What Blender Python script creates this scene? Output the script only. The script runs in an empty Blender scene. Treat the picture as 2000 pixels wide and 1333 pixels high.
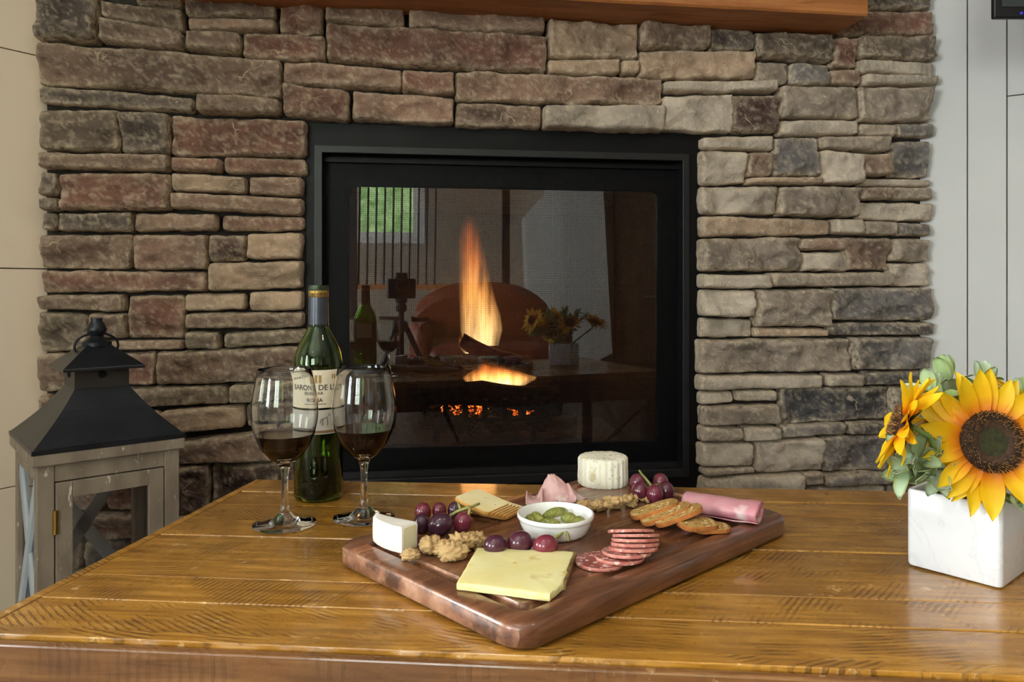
import bpy, math, random
from mathutils import Vector, Matrix, noise, Quaternion
random.seed(7)
sc = bpy.context.scene
C = sc.collection
# ---------------------------------------------------------------- camera, world, light
F = 1500.0; HOR = 557.0; YAW = math.radians(8.0); ZC = 0.78
cs, sn = math.cos(YAW), math.sin(YAW)
cam_d = bpy.data.cameras.new('photo_camera'); cam_d.sensor_width = 36; cam_d.lens = F/2000*36
cam_d.shift_y = -(666.5-HOR)/2000; cam_d.clip_start = 0.02; cam_d.clip_end = 60
cam = bpy.data.objects.new('photo_camera', cam_d); C.objects.link(cam)
cam.location = (0, 0, ZC); cam.rotation_euler = (math.pi/2, 0, -YAW); sc.camera = cam
vs = sc.view_settings
vs.view_transform = 'Standard'; vs.look = 'None'; vs.gamma = 1; vs.use_curve_mapping = False
EXPOSURE = -0.34
vs.exposure = EXPOSURE
W_SKY = 11.0
world = bpy.data.worlds.new('sky'); sc.world = world; world.use_nodes = True
wb = world.node_tree.nodes['Background']; wb.inputs[0].default_value = (0.80, 0.90, 1.0, 1); wb.inputs[1].default_value = W_SKY
try:
    sc.cycles.use_denoising = True; sc.cycles.sample_clamp_indirect = 6.0; sc.cycles.blur_glossy = 0.6
    sc.cycles.use_adaptive_sampling = True; sc.cycles.adaptive_threshold = .06; sc.cycles.adaptive_min_samples = 16
    sc.cycles.max_bounces = 9; sc.cycles.diffuse_bounces = 3; sc.cycles.glossy_bounces = 3; sc.cycles.transmission_bounces = 9; sc.cycles.volume_bounces = 0; sc.cycles.volume_max_steps = 64; sc.cycles.transparent_max_bounces = 16
except Exception: pass
def area(name, loc, direction, sx, sy, power, col):
    l = bpy.data.lights.new(name, 'AREA'); l.shape = 'RECTANGLE'; l.size = sx; l.size_y = sy; l.energy = power; l.color = col
    o = bpy.data.objects.new(name, l); C.objects.link(o); o.location = loc
    o.rotation_euler = Vector(direction).to_track_quat('-Z', 'Y').to_euler(); return o
# left room wall (runs away to the right at ~43 deg), right room wall perpendicular to it
TH = math.radians(42.5)
LD = Vector((math.sin(TH), math.cos(TH), 0)); LN = Vector((math.cos(TH), -math.sin(TH), 0))
RD = Vector((math.cos(TH), -math.sin(TH), 0)); RN = Vector((-math.sin(TH), -math.cos(TH), 0))
LP0 = Vector((-0.835, 1.86, 0)); RP0 = Vector((1.375, 1.86, 0))
WIN_L = (1.05, 2.75, 0.62, 2.15)      # window on the left wall: distance from the stone, z range
wc = LP0 - LD*((WIN_L[0]+WIN_L[1])/2) - LN*0.16
area('daylight_left_window', (wc.x, wc.y, (WIN_L[2]+WIN_L[3])/2), LN, WIN_L[1]-WIN_L[0]-.04, WIN_L[3]-WIN_L[2]-.04, 380, (1.0, 0.985, 0.96))
area('daylight_side_window', (-3.42, -1.75, 1.45), (1, 0, 0), 1.66, 1.46, 190, (0.97, 0.985, 1.0))
area('fill_far_window', (-2.0, -3.86, 1.5), (0, 1, 0), 1.56, 1.36, 110, (0.95, 0.98, 1.0))  # added fill from behind left, shining through an unseen window

# ---------------------------------------------------------------- pixel helpers (2000 x 1333 photograph)
def cw(lat, d): return Vector((lat*cs + d*sn, -lat*sn + d*cs, 0))      # camera ground axes -> world
def raydir(px, py):
    v = cw((px-1000)/F, 1.0); v.z = (HOR-py)/F; return v
CAMV = Vector((0, 0, ZC))
def atd(px, py, d): return CAMV + raydir(px, py)*d
def onz(px, py, z):
    r = raydir(px, py); return CAMV + r*((z-ZC)/r.z)
def onY(px, py, Y):
    r = raydir(px, py); return CAMV + r*(Y/r.y)
YM = 1.90
def refl(px, py, Y):                                                     # thing at world Y whose mirror image in the glass shows at px,py
    r = raydir(px, py); t = (2*YM - Y)/r.y
    p = CAMV + r*t; return Vector((p.x, Y, p.z))

# ---------------------------------------------------------------- mesh collector
class MB:
    def __init__(s): s.v = []; s.f = []; s.mi = []; s.cur = 0
    def add(s, vs_, fs):
        o = len(s.v); s.v += [tuple(p) for p in vs_]; s.f += [tuple(o+i for i in q) for q in fs]; s.mi += [s.cur]*len(fs); return s
    def box(s, a, b, M=None):
        x0, y0, z0 = a; x1, y1, z1 = b
        p = [Vector(q) for q in ((x0,y0,z0),(x1,y0,z0),(x1,y1,z0),(x0,y1,z0),(x0,y0,z1),(x1,y0,z1),(x1,y1,z1),(x0,y1,z1))]
        if M is not None: p = [M @ q for q in p]
        return s.add(p, [(0,3,2,1),(4,5,6,7),(0,1,5,4),(1,2,6,5),(2,3,7,6),(3,0,4,7)])
    def bar(s, p0, p1, w, t, up=(0,0,1)):                                 # rectangular bar between two points
        p0 = Vector(p0); p1 = Vector(p1); d = (p1-p0).normalized(); u = Vector(up)
        x = d.cross(u); x = x.normalized() if x.length > 1e-5 else Vector((1,0,0)); y = x.cross(d)
        q = []
        for p in (p0, p1):
            for a, b in ((-1,-1),(1,-1),(1,1),(-1,1)): q.append(p + x*(a*w/2) + y*(b*t/2))
        return s.add(q, [(3,2,1,0),(4,5,6,7),(0,1,5,4),(1,2,6,5),(2,3,7,6),(3,0,4,7)])
    def loops(s, L, cap0=True, cap1=True, closed=True):                   # bridge equal-length loops
        o = len(s.v); n = len(L[0])
        for l in L: s.v += [tuple(p) for p in l]
        fs = []
        for i in range(len(L)-1):
            for j in range(n if closed else n-1):
                k = (j+1) % n; fs.append((o+i*n+j, o+i*n+k, o+(i+1)*n+k, o+(i+1)*n+j))
        if cap0: fs.append(tuple(o+j for j in reversed(range(n))))
        if cap1: fs.append(tuple(o+(len(L)-1)*n+j for j in range(n)))
        s.f += fs; s.mi += [s.cur]*len(fs); return s
    def lathe(s, prof, n=32, c=(0,0,0), cap0=False, cap1=False, fn=None, M=None):
        L = []
        for r, z in prof:
            l = []
            for j in range(n):
                a = 2*math.pi*j/n; rr = r if fn is None else fn(r, z, a)
                p = Vector((c[0]+rr*math.cos(a), c[1]+rr*math.sin(a), c[2]+z)); l.append(M @ p if M is not None else p)
            L.append(l)
        return s.loops(L, cap0, cap1)
    def tube(s, pts, rad, n=8, caps=True):
        pts = [Vector(p) for p in pts]; L = []
        ref = None
        for i, p in enumerate(pts):
            d = (pts[min(i+1, len(pts)-1)] - pts[max(i-1, 0)]).normalized()
            if ref is None: ref = Vector((0,0,1)) if abs(d.z) < .9 else Vector((1,0,0))
            x = d.cross(ref).normalized(); y = x.cross(d).normalized(); ref = y
            r = rad[i] if isinstance(rad, (list, tuple)) else rad
            L.append([p + x*(r*math.cos(2*math.pi*k/n)) + y*(r*math.sin(2*math.pi*k/n)) for k in range(n)])
        return s.loops(L, caps, caps)
    def prism(s, poly, z0, z1):
        return s.loops([[Vector((x, y, z0)) for x, y in poly], [Vector((x, y, z1)) for x, y in poly]])
    def ell(s, c, r, M=None, n=12, m=8, fn=None):                         # ellipsoid
        L = []
        c = Vector(c)
        for i in range(1, m):
            ph = math.pi*i/m - math.pi/2; l = []
            for j in range(n):
                a = 2*math.pi*j/n; q = Vector((math.cos(ph)*math.cos(a), math.cos(ph)*math.sin(a), math.sin(ph)))
                k = 1 if fn is None else fn(q); q = Vector((q.x*r[0]*k, q.y*r[1]*k, q.z*r[2]*k))
                l.append(c + (M @ q if M is not None else q))
            L.append(l)
        o = len(s.v); s.loops(L, False, False)
        kk = 1 if fn is None else fn(Vector((0,0,-1))); q = Vector((0,0,-r[2]*kk)); b = c + (M @ q if M is not None else q)
        kk = 1 if fn is None else fn(Vector((0,0,1))); q = Vector((0,0,r[2]*kk)); t = c + (M @ q if M is not None else q)
        bi = len(s.v); s.v += [tuple(b), tuple(t)]
        last = o + (m-2)*n
        for j in range(n):
            k = (j+1) % n; s.f.append((bi, o+k, o+j)); s.f.append((bi+1, last+j, last+k)); s.mi += [s.cur]*2
        return s
    def mesh(s, name, mats, smooth=False):
        me = bpy.data.meshes.new(name); me.from_pydata(s.v, [], s.f)
        if not isinstance(mats, (list, tuple)): mats = [mats]
        for m in mats: me.materials.append(m)
        if len(mats) > 1: me.polygons.foreach_set('material_index', s.mi)
        if smooth:
            me.polygons.foreach_set('use_smooth', [True]*len(me.polygons))
            if smooth != True: me.set_sharp_from_angle(angle=math.radians(smooth))
        me.update(); return me
    def build(s, name, mats, parent=None, smooth=False, loc=None, bevel=0):
        return obj(name, s.mesh(name, mats, smooth), parent, loc, bevel=bevel)
def obj(name, me, parent=None, loc=None, rot=None, bevel=0):
    o = bpy.data.objects.new(name, me); C.objects.link(o)
    if parent is not None: o.parent = parent
    if loc is not None: o.location = loc
    if rot is not None: o.rotation_euler = rot
    if bevel:
        b = o.modifiers.new('bevel', 'BEVEL'); b.width = bevel; b.segments = 2; b.limit_method = 'ANGLE'; b.angle_limit = math.radians(40)
    return o
def tag(o, label=None, cat=None, group=None, kind=None):
    if label: o['label'] = label
    if cat: o['category'] = cat
    if group: o['group'] = group
    if kind: o['kind'] = kind
    return o
def thing(name, label, cat, loc=(0,0,0), rz=0, group=None):
    o = bpy.data.objects.new(name, None); C.objects.link(o); o.empty_display_size = .03
    o.location = loc; o.rotation_euler = (0, 0, rz); return tag(o, label, cat, group)
def struct(name, mb, m, label=None, smooth=False, bevel=0):
    o = mb.build(name, m, None, smooth, bevel=bevel); o['kind'] = 'structure'
    if label: o['label'] = label
    return o
def Rz(a): return Matrix.Rotation(a, 4, 'Z')
def frame(loc, rz): return Matrix.Translation(Vector(loc)) @ Rz(rz)

# ---------------------------------------------------------------- materials
def lin(c):
    r = []
    for x in c[:3]:
        x = x/255.0; r.append(x/12.92 if x <= .04045 else ((x+.055)/1.055)**2.4)
    return (r[0], r[1], r[2], 1.0)
class NT:
    def __init__(s, name):
        s.m = bpy.data.materials.new(name); s.m.use_nodes = True; s.t = s.m.node_tree; s.t.nodes.clear()
        s.out = s.t.nodes.new('ShaderNodeOutputMaterial')
    def n(s, typ, props=None, **ins):
        nd = s.t.nodes.new('ShaderNode'+typ)
        for k, v in (props or {}).items(): setattr(nd, k, v)
        for k, v in ins.items():
            k = k.replace('_', ' ')
            sock = nd.inputs[int(k[1:])] if k[0] == 'i' and k[1:].isdigit() else nd.inputs[k]
            if hasattr(v, 'is_output') : s.t.links.new(v, sock)
            else: sock.default_value = v
        return nd
    def ramp(s, fac, stops, interp='LINEAR'):
        nd = s.t.nodes.new('ShaderNodeValToRGB'); s.t.links.new(fac, nd.inputs[0]); cr = nd.color_ramp; cr.interpolation = interp
        while len(cr.elements) < len(stops): cr.elements.new(.5)
        for e, (p, c) in zip(cr.elements, stops): e.position = p; e.color = c if len(c) == 4 else (*c, 1)
        return nd.outputs[0]
    def mix(s, fac, a, b, mode='MIX'):
        nd = s.t.nodes.new('ShaderNodeMix'); nd.data_type = 'RGBA'; nd.blend_type = mode
        for k, v in ((0, fac), (6, a), (7, b)):
            if hasattr(v, 'is_output'): s.t.links.new(v, nd.inputs[k])
            else: nd.inputs[k].default_value = v
        return nd.outputs[2]
    def math(s, op, a, b=0.0, clamp=False):
        nd = s.t.nodes.new('ShaderNodeMath'); nd.operation = op; nd.use_clamp = clamp
        for k, v in ((0, a), (1, b)):
            if hasattr(v, 'is_output'): s.t.links.new(v, nd.inputs[k])
            else: nd.inputs[k].default_value = v
        return nd.outputs[0]
    def coords(s, scale=(1,1,1), rot=(0,0,0), which='Object', loc=(0,0,0)):
        tc = s.n('TexCoord'); mp = s.n('Mapping', None, Vector=tc.outputs[which]); mp.inputs['Scale'].default_value = scale
        mp.inputs['Rotation'].default_value = rot; mp.inputs['Location'].default_value = loc; return mp.outputs[0]
    def noise(s, vec, scale, detail=4, rough=.55, dist=0):
        return s.n('TexNoise', None, Vector=vec, Scale=scale, Detail=detail, Roughness=rough, Distortion=dist).outputs[0]
    def bump(s, h, strength=.3, dist=.002, normal=None):
        nd = s.n('Bump', None, Height=h, Strength=strength, Distance=dist)
        if normal is not None: s.t.links.new(normal, nd.inputs['Normal'])
        return nd.outputs[0]
    def pbsdf(s, **k):
        nd = s.n('BsdfPrincipled', None, **k); s.t.links.new(nd.outputs[0], s.out.inputs[0]); return nd
    def surf(s, sh): s.t.links.new(sh, s.out.inputs[0]); return s.m
def pm(name, c1, c2=None, scale=30, detail=4, rough=.5, rough2=None, metal=0.0, bump=0.0, bscale=None, bdist=.002, stretch=(1,1,1), lo=.35, hi=.65, coat=0.0, sss=0.0, sssr=(.01,.006,.004), spec=.5, spots=None):
    t = NT(name); v = t.coords(stretch); nz = t.noise(v, scale, detail)
    col = t.ramp(nz, [(lo, lin(c1)), (hi, lin(c2 or c1))])
    for sp in (spots or []):                                              # (colour, scale, threshold, width)
        n2 = t.noise(v, sp[1], 2); col = t.mix(t.ramp(n2, [(sp[2], (0,0,0)), (sp[2]+sp[3], (1,1,1))]), col, lin(sp[0]))
    k = dict(Base_Color=col, Roughness=rough, Metallic=metal)
    if rough2 is not None: k['Roughness'] = t.ramp(nz, [(.3, (rough,)*3), (.7, (rough2,)*3)])
    b = t.pbsdf(**k)
    b.inputs['Coat Weight'].default_value = coat; b.inputs['Coat Roughness'].default_value = .12; b.inputs['Specular IOR Level'].default_value = spec
    if sss: b.inputs['Subsurface Weight'].default_value = sss; b.inputs['Subsurface Radius'].default_value = sssr; b.inputs['Subsurface Scale'].default_value = 1.0
    if bump: t.t.links.new(t.bump(t.noise(v, bscale or scale*3, 5), bump, bdist), b.inputs['Normal'])
    return t.m
def glass(name, col, rough=0.0, ior=1.48):
    t = NT(name); b = t.pbsdf(Base_Color=col, Roughness=rough, IOR=ior); b.inputs['Transmission Weight'].default_value = 1.0; return t.m
def thinglass(name, tint=(.95,.95,.95,1), ior=1.5):
    t = NT(name); fr = t.n('Fresnel', None, IOR=ior); tr = t.n('BsdfTransparent', None, Color=tint); gl = t.n('BsdfGlossy', None, Roughness=0.0)
    mx = t.n('MixShader', None, i0=fr.outputs[0], i1=tr.outputs[0], i2=gl.outputs[0]); return t.surf(mx.outputs[0])
def emit(name, col, st):
    t = NT(name); e = t.n('Emission', None, Color=lin(col), Strength=st); return t.surf(e.outputs[0])
# ================================================================ THE SETTING
m_cream = pm('painted_wall_cream', (236,217,194), (240,222,200), 3, 3, .55, bump=.05, bscale=180)
m_white = pm('painted_wall_grey_white', (190,189,186), (196,195,192), 3, 3, .5, bump=.05, bscale=180)
m_gap = pm('panel_gap_shadow', (120,115,106), rough=.9)
m_ceil = pm('ceiling_paint', (236,234,228), rough=.9)
m_trimw = pm('white_window_paint', (232,232,228), rough=.4)
m_darkpaint = pm('black_baluster_metal', (22,21,21), rough=.4)
m_pane = thinglass('window_pane_glass', (.97,.98,.97,1), 1.45)
m_backwall = pm('back_wall_paint', (172,160,144), (180,168,150), 4, 3, .7)
def wood(name, c1, c2, c3, scale=6, stretch=(1,12,12), rough=.4, bump=.25, coat=0.0, saw=0.0, knots=True):
    t = NT(name); v = t.coords(stretch); oi = t.n('ObjectInfo')
    rv = t.n('VectorMath', {'operation': 'ADD'}, i0=v, i1=t.n('CombineXYZ', None, X=t.math('MULTIPLY', oi.outputs['Random'], 37.0), Y=t.math('MULTIPLY', oi.outputs['Random'], 91.0)).outputs[0]).outputs[0]
    g = t.noise(rv, scale, 8, .65, .6); big = t.noise(rv, scale*.25, 3)
    col = t.ramp(g, [(.28, lin(c1)), (.5, lin(c2)), (.74, lin(c3))])
    col = t.mix(t.ramp(big, [(.35, (0,0,0)), (.7, (.55,)*3)]), col, lin(c1))
    tint = t.n('HueSaturation', None, Color=col, Value=t.math('ADD', t.math('MULTIPLY', oi.outputs['Random'], .3), .86))
    b = t.pbsdf(Base_Color=tint.outputs[0], Roughness=t.ramp(g, [(.3, (rough+.12,)*3), (.7, (rough-.06,)*3)]))
    b.inputs['Coat Weight'].default_value = coat; b.inputs['Coat Roughness'].default_value = .15
    h = g
    if bump: t.t.links.new(t.bump(h, bump, .0015), b.inputs['Normal'])
    return t.m
m_floor = wood('floor_wood', (44,30,20), (66,46,31), (84,60,42), 5, (1.2,14,14), .4)
m_mantel = wood('mantel_timber', (136,76,36), (186,116,58), (208,140,78), 5, (1.2,11,11), .45)
m_door = wood('interior_door_wood', (92,72,54), (120,98,76), (134,110,88), 4, (14,14,1.4), .5)

def plane_hit(px, py, p0, nrm):
    r = raydir(px, py); t = (p0-CAMV).dot(nrm)/r.dot(nrm); return CAMV + r*t
H = 2.5
def wall_with_opening(name, p0, d, n_in, L, ops, m, label, thick=.12, back=0.0):
    """wall starting at p0, running L along d; n_in points into the room; ops = list of (s0,s1,z0,z1) sorted, not overlapping"""
    mb = MB(); fr = Matrix(((d.x, -n_in.x, 0, p0.x+0), (d.y, -n_in.y, 0, p0.y), (0, 0, 1, 0), (0,0,0,1)))
    s = -back
    for (a, b, z0, z1) in ops:
        mb.box((s, 0, 0), (a, thick, H), fr)
        if z0 > 0: mb.box((a, 0, 0), (b, thick, z0), fr)
        mb.box((a, 0, z1), (b, thick, H), fr); s = b
    mb.box((s, 0, 0), (L, thick, H), fr)
    return struct(name, mb, m, label), fr
def window(name, fr, a, b, z0, z1, label, nv=1, nh=1, thick=.12):
    mb = MB(); w = .05
    for q in (((a, .02, z0), (a+w, thick-.01, z1)), ((b-w, .02, z0), (b, thick-.01, z1)), ((a+w, .02, z0), (b-w, thick-.01, z0+w)), ((a+w, .02, z1-w), (b-w, thick-.01, z1))): mb.box(*q, fr)
    o = struct(name, MB().box((a-.06, -.025, z0-.06), (b+.06, 0, z0), fr).box((a-.06, -.02, z1), (b+.06, 0, z1+.06), fr).box((a-.06, -.02, z0), (a, 0, z1), fr).box((b, -.02, z0), (b+.06, 0, z1), fr), m_trimw, label)
    mb.build('window_frame', m_trimw, o)
    for i in range(nv): x = a + (b-a)*(i+1)/(nv+1); MB().box((x-.012, .04, z0+w), (x+.012, .075, z1-w), fr).build('window_bar', m_trimw, o)
    for i in range(nh): z = z0 + (z1-z0)*(i+1)/(nh+1); MB().box((a+w, .042, z-.012), (b-w, .073, z+.012), fr).build('window_bar', m_trimw, o)
    MB().box((a+w, .055, z0+w), (b-w, .059, z1-w), fr).build('pane', m_pane, o); return o

fl = [(-3.5,-3.9),(4.4,-3.9),(4.4,-.4),(1.5,2.6),(-1.0,2.6),(-3.5,-.4)]
struct('floor', MB().prism(fl, -.05, 0), m_floor, 'dark brown wooden floor under the table')
struct('ceiling', MB().prism(fl, H, H+.05), m_ceil, 'white ceiling above the fireplace room')
wl, frL = wall_with_opening('wall_left', LP0, -LD, LN, 3.66, [WIN_L], m_gap, 'cream panelled wall on the left of the stone chimney', back=.35)
window('window_1', frL, *WIN_L, 'tall white window in the left wall', 2, 1)
# left wall panels (horizontal seams)
za = plane_hit(30, 102, LP0, LN).z; zb = plane_hit(30, 525, LP0, LN).z; dz = za-zb
zs = [0.0, zb-dz, zb, za, za+dz, za+2*dz, H]
zs = [z for z in zs if 0 <= z <= H]
for z0, z1 in zip(zs, zs[1:]):
    if z1-z0 < .02: continue
    MB().box((-.3, -.012, z0+.0012), (WIN_L[0]-.07, 0, z1-.0012), frL).build('wall_panel', m_cream, wl, bevel=.0012)
wr, frR = wall_with_opening('wall_right', RP0, RD, RN, 3.84, [], m_gap, 'white vertical panelled wall right of the stone chimney', back=.35)
frRi = frR.inverted()
s1 = (frRi @ plane_hit(1890, 400, RP0, RN)).x; s2 = (frRi @ plane_hit(1967, 400, RP0, RN)).x; zh = plane_hit(1975, 189, RP0, RN).z
pw = (s2-s1)
ss = [-.3, s1, s2, s2+1.9*pw, s2+3.6*pw, s2+5.4*pw, s2+8*pw]
for k, (a, b) in enumerate(zip(ss, ss[1:])):
    cuts = [0, zh, H] if k == 2 else ([0, zh-1.1, H] if k == 3 else [0, H])
    for z0, z1 in zip(cuts, cuts[1:]):
        MB().box((a+.0011, -.012, z0+.0011), (b-.0011, 0, z1-.0011), frR).build('wall_panel', m_white, wr, bevel=.0012)
V = Vector
ws, frS = wall_with_opening('wall_side', V((-3.3,-.83,0)), V((0,-1,0)), V((1,0,0)), 2.95, [(.07,1.77,.7,2.2)], m_backwall, 'far side wall with a window')
window('window_2', frS, .07, 1.77, .7, 2.2, 'white window in the far side wall', 2, 1)
gx0, gx1 = refl(690, 400, -3.6).x, refl(818, 400, -3.6).x
gz0 = refl(740, 462, -3.6).z
WB = (-3.3, -3.7)
wbk, frB = wall_with_opening('wall_back', V((4.2,-3.7,0)), V((-1,0,0)), V((0,1,0)), 7.5, [(4.2-gx1, 4.2-gx0, gz0, 2.25), (5.4, 7.0, .8, 2.2)], m_backwall, 'rear wall of the room mirrored in the fireplace glass')
window('window_3', frB, 4.2-gx1, 4.2-gx0, gz0, 2.25, 'white window with green hillside mirrored in the fireplace glass', 0, 0)
window('window_4', frB, 5.4, 7.0, .8, 2.2, 'added unseen white window at the far end of the rear wall', 1, 1)  # unseen window added to let in light from behind left
wall_with_opening('wall_far', V((4.2,-.73,0)), V((0,-1,0)), V((-1,0,0)), 2.97, [], m_backwall, 'plain far wall of the room')
# green hillside outside
mb = MB(); nx, ny = 40, 24; g = []
for j in range(ny+1):
    for i in range(nx+1):
        x = -4+8*i/nx; t = j/ny; y = -5.0-4*t; z = -.3+4.2*t
        g.append((x, y, z + .25*noise.noise(V((x*1.4, y*1.4, 3)))))
mb.add(g, [(j*(nx+1)+i, j*(nx+1)+i+1, (j+1)*(nx+1)+i+1, (j+1)*(nx+1)+i) for j in range(ny) for i in range(nx)])
o = mb.build('hillside', pm('hillside_grass', (104,140,66), (196,222,146), 5, 6, .9), smooth=True); tag(o, 'bright green grassy hillside outside the window', kind='structure')
# pale stair-side wall panel and door seen mirrored
mb = MB(); pts = [(1026,425),(1072,373),(1060,250),(1172,250),(1196,690),(1140,720),(1036,690)]
q = [refl(x, y, -3.45) for x, y in pts]
mb.loops([[V((p.x, -3.45, p.z)) for p in q], [V((p.x, -3.69, p.z)) for p in q]])
struct('wall_stair', mb, pm('stair_wall_white', (224,226,222), rough=.7), 'pale angled stair wall mirrored in the glass')
d0, d1 = refl(1200, 500, -3.66).x, refl(1300, 500, -3.66).x
dr = struct('door_1', MB().box((d0, -3.69, 0), (d1, -3.65, 2.05)), m_door, 'brown wooden door mirrored in the glass')
hp = refl(1268, 580, -3.6)
MB().tube([(hp.x+.06, -3.65, hp.z), (hp.x+.06, -3.59, hp.z), (hp.x-.06, -3.59, hp.z)], .011, 8).build('door_handle', pm('brushed_steel', (170,170,172), rough=.3, metal=1), dr)
# ---- stone chimney: mortar core with the firebox opening
YB = 1.862
FX0 = onY(597, 400, 1.85).x; FX1 = onY(1371, 400, 1.85).x
FZT = (onY(597, 237, 1.85).z + onY(1371, 262, 1.85).z)/2
XL = onY(72, 400, 1.84).x; XR = onY(1816, 400, 1.84).x
mb = MB()
mb.box((XL+.012, YB, 0), (FX0-.002, 2.15, H)).box((FX1+.002, YB, 0), (XR-.012, 2.15, H)).box((FX0-.002, YB, FZT+.002), (FX1+.002, 2.15, H))
chim = struct('wall_chimney', mb, pm('dark_mortar', (38,33,29), (52,46,40), 60, 4, .95, bump=.3), 'stacked ledgestone chimney wall around the fireplace')

ST = """68 191 -40 -40 78 82 D|193 356 -2 16 31 59 A|194 358 34 62 81 98 A|262 356 -45 -45 5 12 O|361 537 -45 -45 29 34 A|366 539 33 38 57 60 P|363 470 60 64 97 107 A
472 635 63 69 108 121 R|546 631 2 6 64 64 R|545 632 -50 -50 -3 -2 D|635 790 4 15 41 52 P|798 1065 19 32 53 66 P|637 1069 44 70 118 142 R|69 549 80 116 162 189 A
70 377 164 189 198 219 D|386 546 183 193 219 225 A|77 230 213 215 293 296 O|233 330 219 221 297 300 D|333 597 224 234 303 307 R|75 330 297 301 327 335 A|335 431 306 309 335 335 R
436 597 303 310 335 342 R|79 113 335 338 383 384 D|79 117 387 387 411 411 D|117 330 338 338 411 410 R|333 480 336 345 374 378 T|486 591 345 345 380 384 P|332 591 376 387 407 420 P
79 107 414 414 449 449 D|112 259 415 415 452 452 D|263 423 416 418 452 450 P|432 593 421 423 452 449 R|76 256 459 457 524 525 A|261 406 458 458 527 527 P|408 479 459 458 513 509 K
481 590 457 455 507 507 T|76 403 528 531 572 569 R|408 591 514 510 569 563 T|75 242 577 574 606 609 A|249 358 576 576 663 662 R|359 480 574 574 608 606 T|486 591 570 568 607 607 T
361 592 612 610 643 641 A|73 170 609 614 689 686 O|173 246 612 612 661 661 A|172 357 667 665 687 684 P|363 429 648 650 683 683 O|436 596 651 642 681 671 O
73 186 693 692 767 765 A|190 302 693 688 756 753 R|305 591 688 677 754 744 A|200 444 760 754 803 789 O|448 594 753 744 789 782 O|240 310 806 805 830 828 T|313 477 805 791 850 836 T
480 595 791 786 836 830 D|300 535 868 842 911 900 A|539 597 840 838 898 895 K|330 409 913 909 1005 1003 K|412 545 909 901 990 985 K|548 597 900 897 984 980 K
73 98 772 772 804 804 R|102 196 770 768 803 802 A|73 236 808 806 850 848 A|73 180 853 852 906 904 O|183 297 853 850 907 905 A|73 200 910 908 1000 998 A|203 327 911 910 1000 1000 R
553 786 120 138 164 177 P|784 888 134 142 180 186 R|553 683 165 176 225 236 R|687 887 175 190 233 243 P|890 1297 136 153 196 201 P|890 1058 197 206 246 249 A|1061 1299 206 204 250 257 L
1071 1247 36 46 112 113 T|1070 1211 114 115 143 145 T|1214 1249 116 118 145 145 T|1250 1386 44 51 94 95 A|1388 1475 52 58 97 97 D|1249 1477 97 98 150 152 T|1299 1520 157 155 179 179 L
1297 1434 186 181 254 259 L|1430 1520 184 186 258 259 K|1478 1624 60 68 110 121 O|1627 1677 70 72 131 132 R|1680 1822 69 72 112 119 O|1630 1823 18 19 66 69 R|1700 1819 -45 -45 16 17 D
1480 1542 117 121 154 163 G|1545 1624 122 124 163 166 S|1625 1683 134 133 163 166 P|1681 1825 114 121 142 148 L|1688 1828 144 148 166 167 L|1524 1675 167 169 231 233 G|1678 1815 168 172 238 238 G
1524 1678 233 235 264 263 L|1681 1753 240 241 263 266 G|1755 1824 240 241 267 268 S|1374 1512 266 264 290 294 L|1371 1458 291 296 361 359 L|1460 1511 297 297 344 344 A|1513 1601 268 268 344 343 S
1460 1604 347 345 360 361 T|1603 1733 267 266 291 298 G|1603 1681 293 301 360 360 L|1683 1735 300 300 344 344 A|1742 1817 274 274 346 346 S|1682 1820 347 349 362 365 L|1371 1519 364 363 418 419 L
1521 1678 364 365 422 424 G|1681 1740 365 366 391 390 A|1742 1820 366 366 389 391 G|1681 1824 394 397 429 432 L|1371 1624 421 429 461 460 T|1627 1683 427 427 457 459 L|1685 1749 431 432 460 460 G
1753 1818 434 436 461 461 S|1370 1561 465 464 531 529 G|1565 1649 465 465 488 490 P|1565 1659 492 492 530 530 L|1652 1741 464 464 528 528 A|1745 1816 466 467 510 511 G|1743 1818 514 513 559 560 L
1369 1501 535 536 563 565 L|1503 1742 534 531 561 559 G|1371 1475 566 567 620 621 L|1371 1473 622 624 661 660 L|1477 1619 566 565 638 638 G|1476 1616 641 642 660 659 T|1621 1822 562 562 626 627 S
1622 1824 631 630 656 656 C|1366 1662 664 661 731 726 G|1666 1819 660 659 724 722 S|1365 1608 734 732 764 759 L|1614 1686 730 730 756 755 L|1691 1817 726 725 754 752 C|1370 1436 766 766 794 788 L
1439 1521 765 763 785 786 L|1529 1740 761 756 831 819 C|1743 1818 756 755 818 815 C|1372 1527 796 792 832 830 G|1370 1449 834 834 864 861 G|1452 1524 834 834 862 859 L|1527 1654 832 826 857 850 S
1658 1818 826 820 851 845 C|1369 1472 867 866 913 911 L|1373 1475 915 913 931 925 G|1476 1606 864 855 925 920 L|1610 1816 856 848 924 915 S|1370 1567 934 923 965 962 L|1569 1607 923 921 950 948 G
1609 1735 926 918 950 945 S|1738 1818 918 915 945 943 C|1587 1730 954 948 1000 1000 L|1733 1818 948 946 995 995 S|1370 1584 968 964 1005 1005 L"""
COL = dict(D=(92,80,73), A=(128,102,86), R=(130,89,73), P=(154,120,101), T=(188,158,131), O=(112,96,80), G=(150,135,121), L=(200,185,168), C=(68,68,71), K=(80,57,50), S=(114,109,107))
t = NT('ledgestone'); oi = t.n('ObjectInfo'); tc = t.n('TexCoord')
vec = t.n('VectorMath', {'operation': 'ADD'}, i0=tc.outputs['Object'], i1=t.n('CombineXYZ', None, X=t.math('MULTIPLY', oi.outputs['Random'], 71.0), Z=t.math('MULTIPLY', oi.outputs['Random'], 33.0)).outputs[0]).outputs[0]
big = t.noise(vec, 7, 4, .5, .3); fine = t.noise(vec, 130, 5, .7); mid = t.noise(vec, 36, 6, .65)
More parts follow.
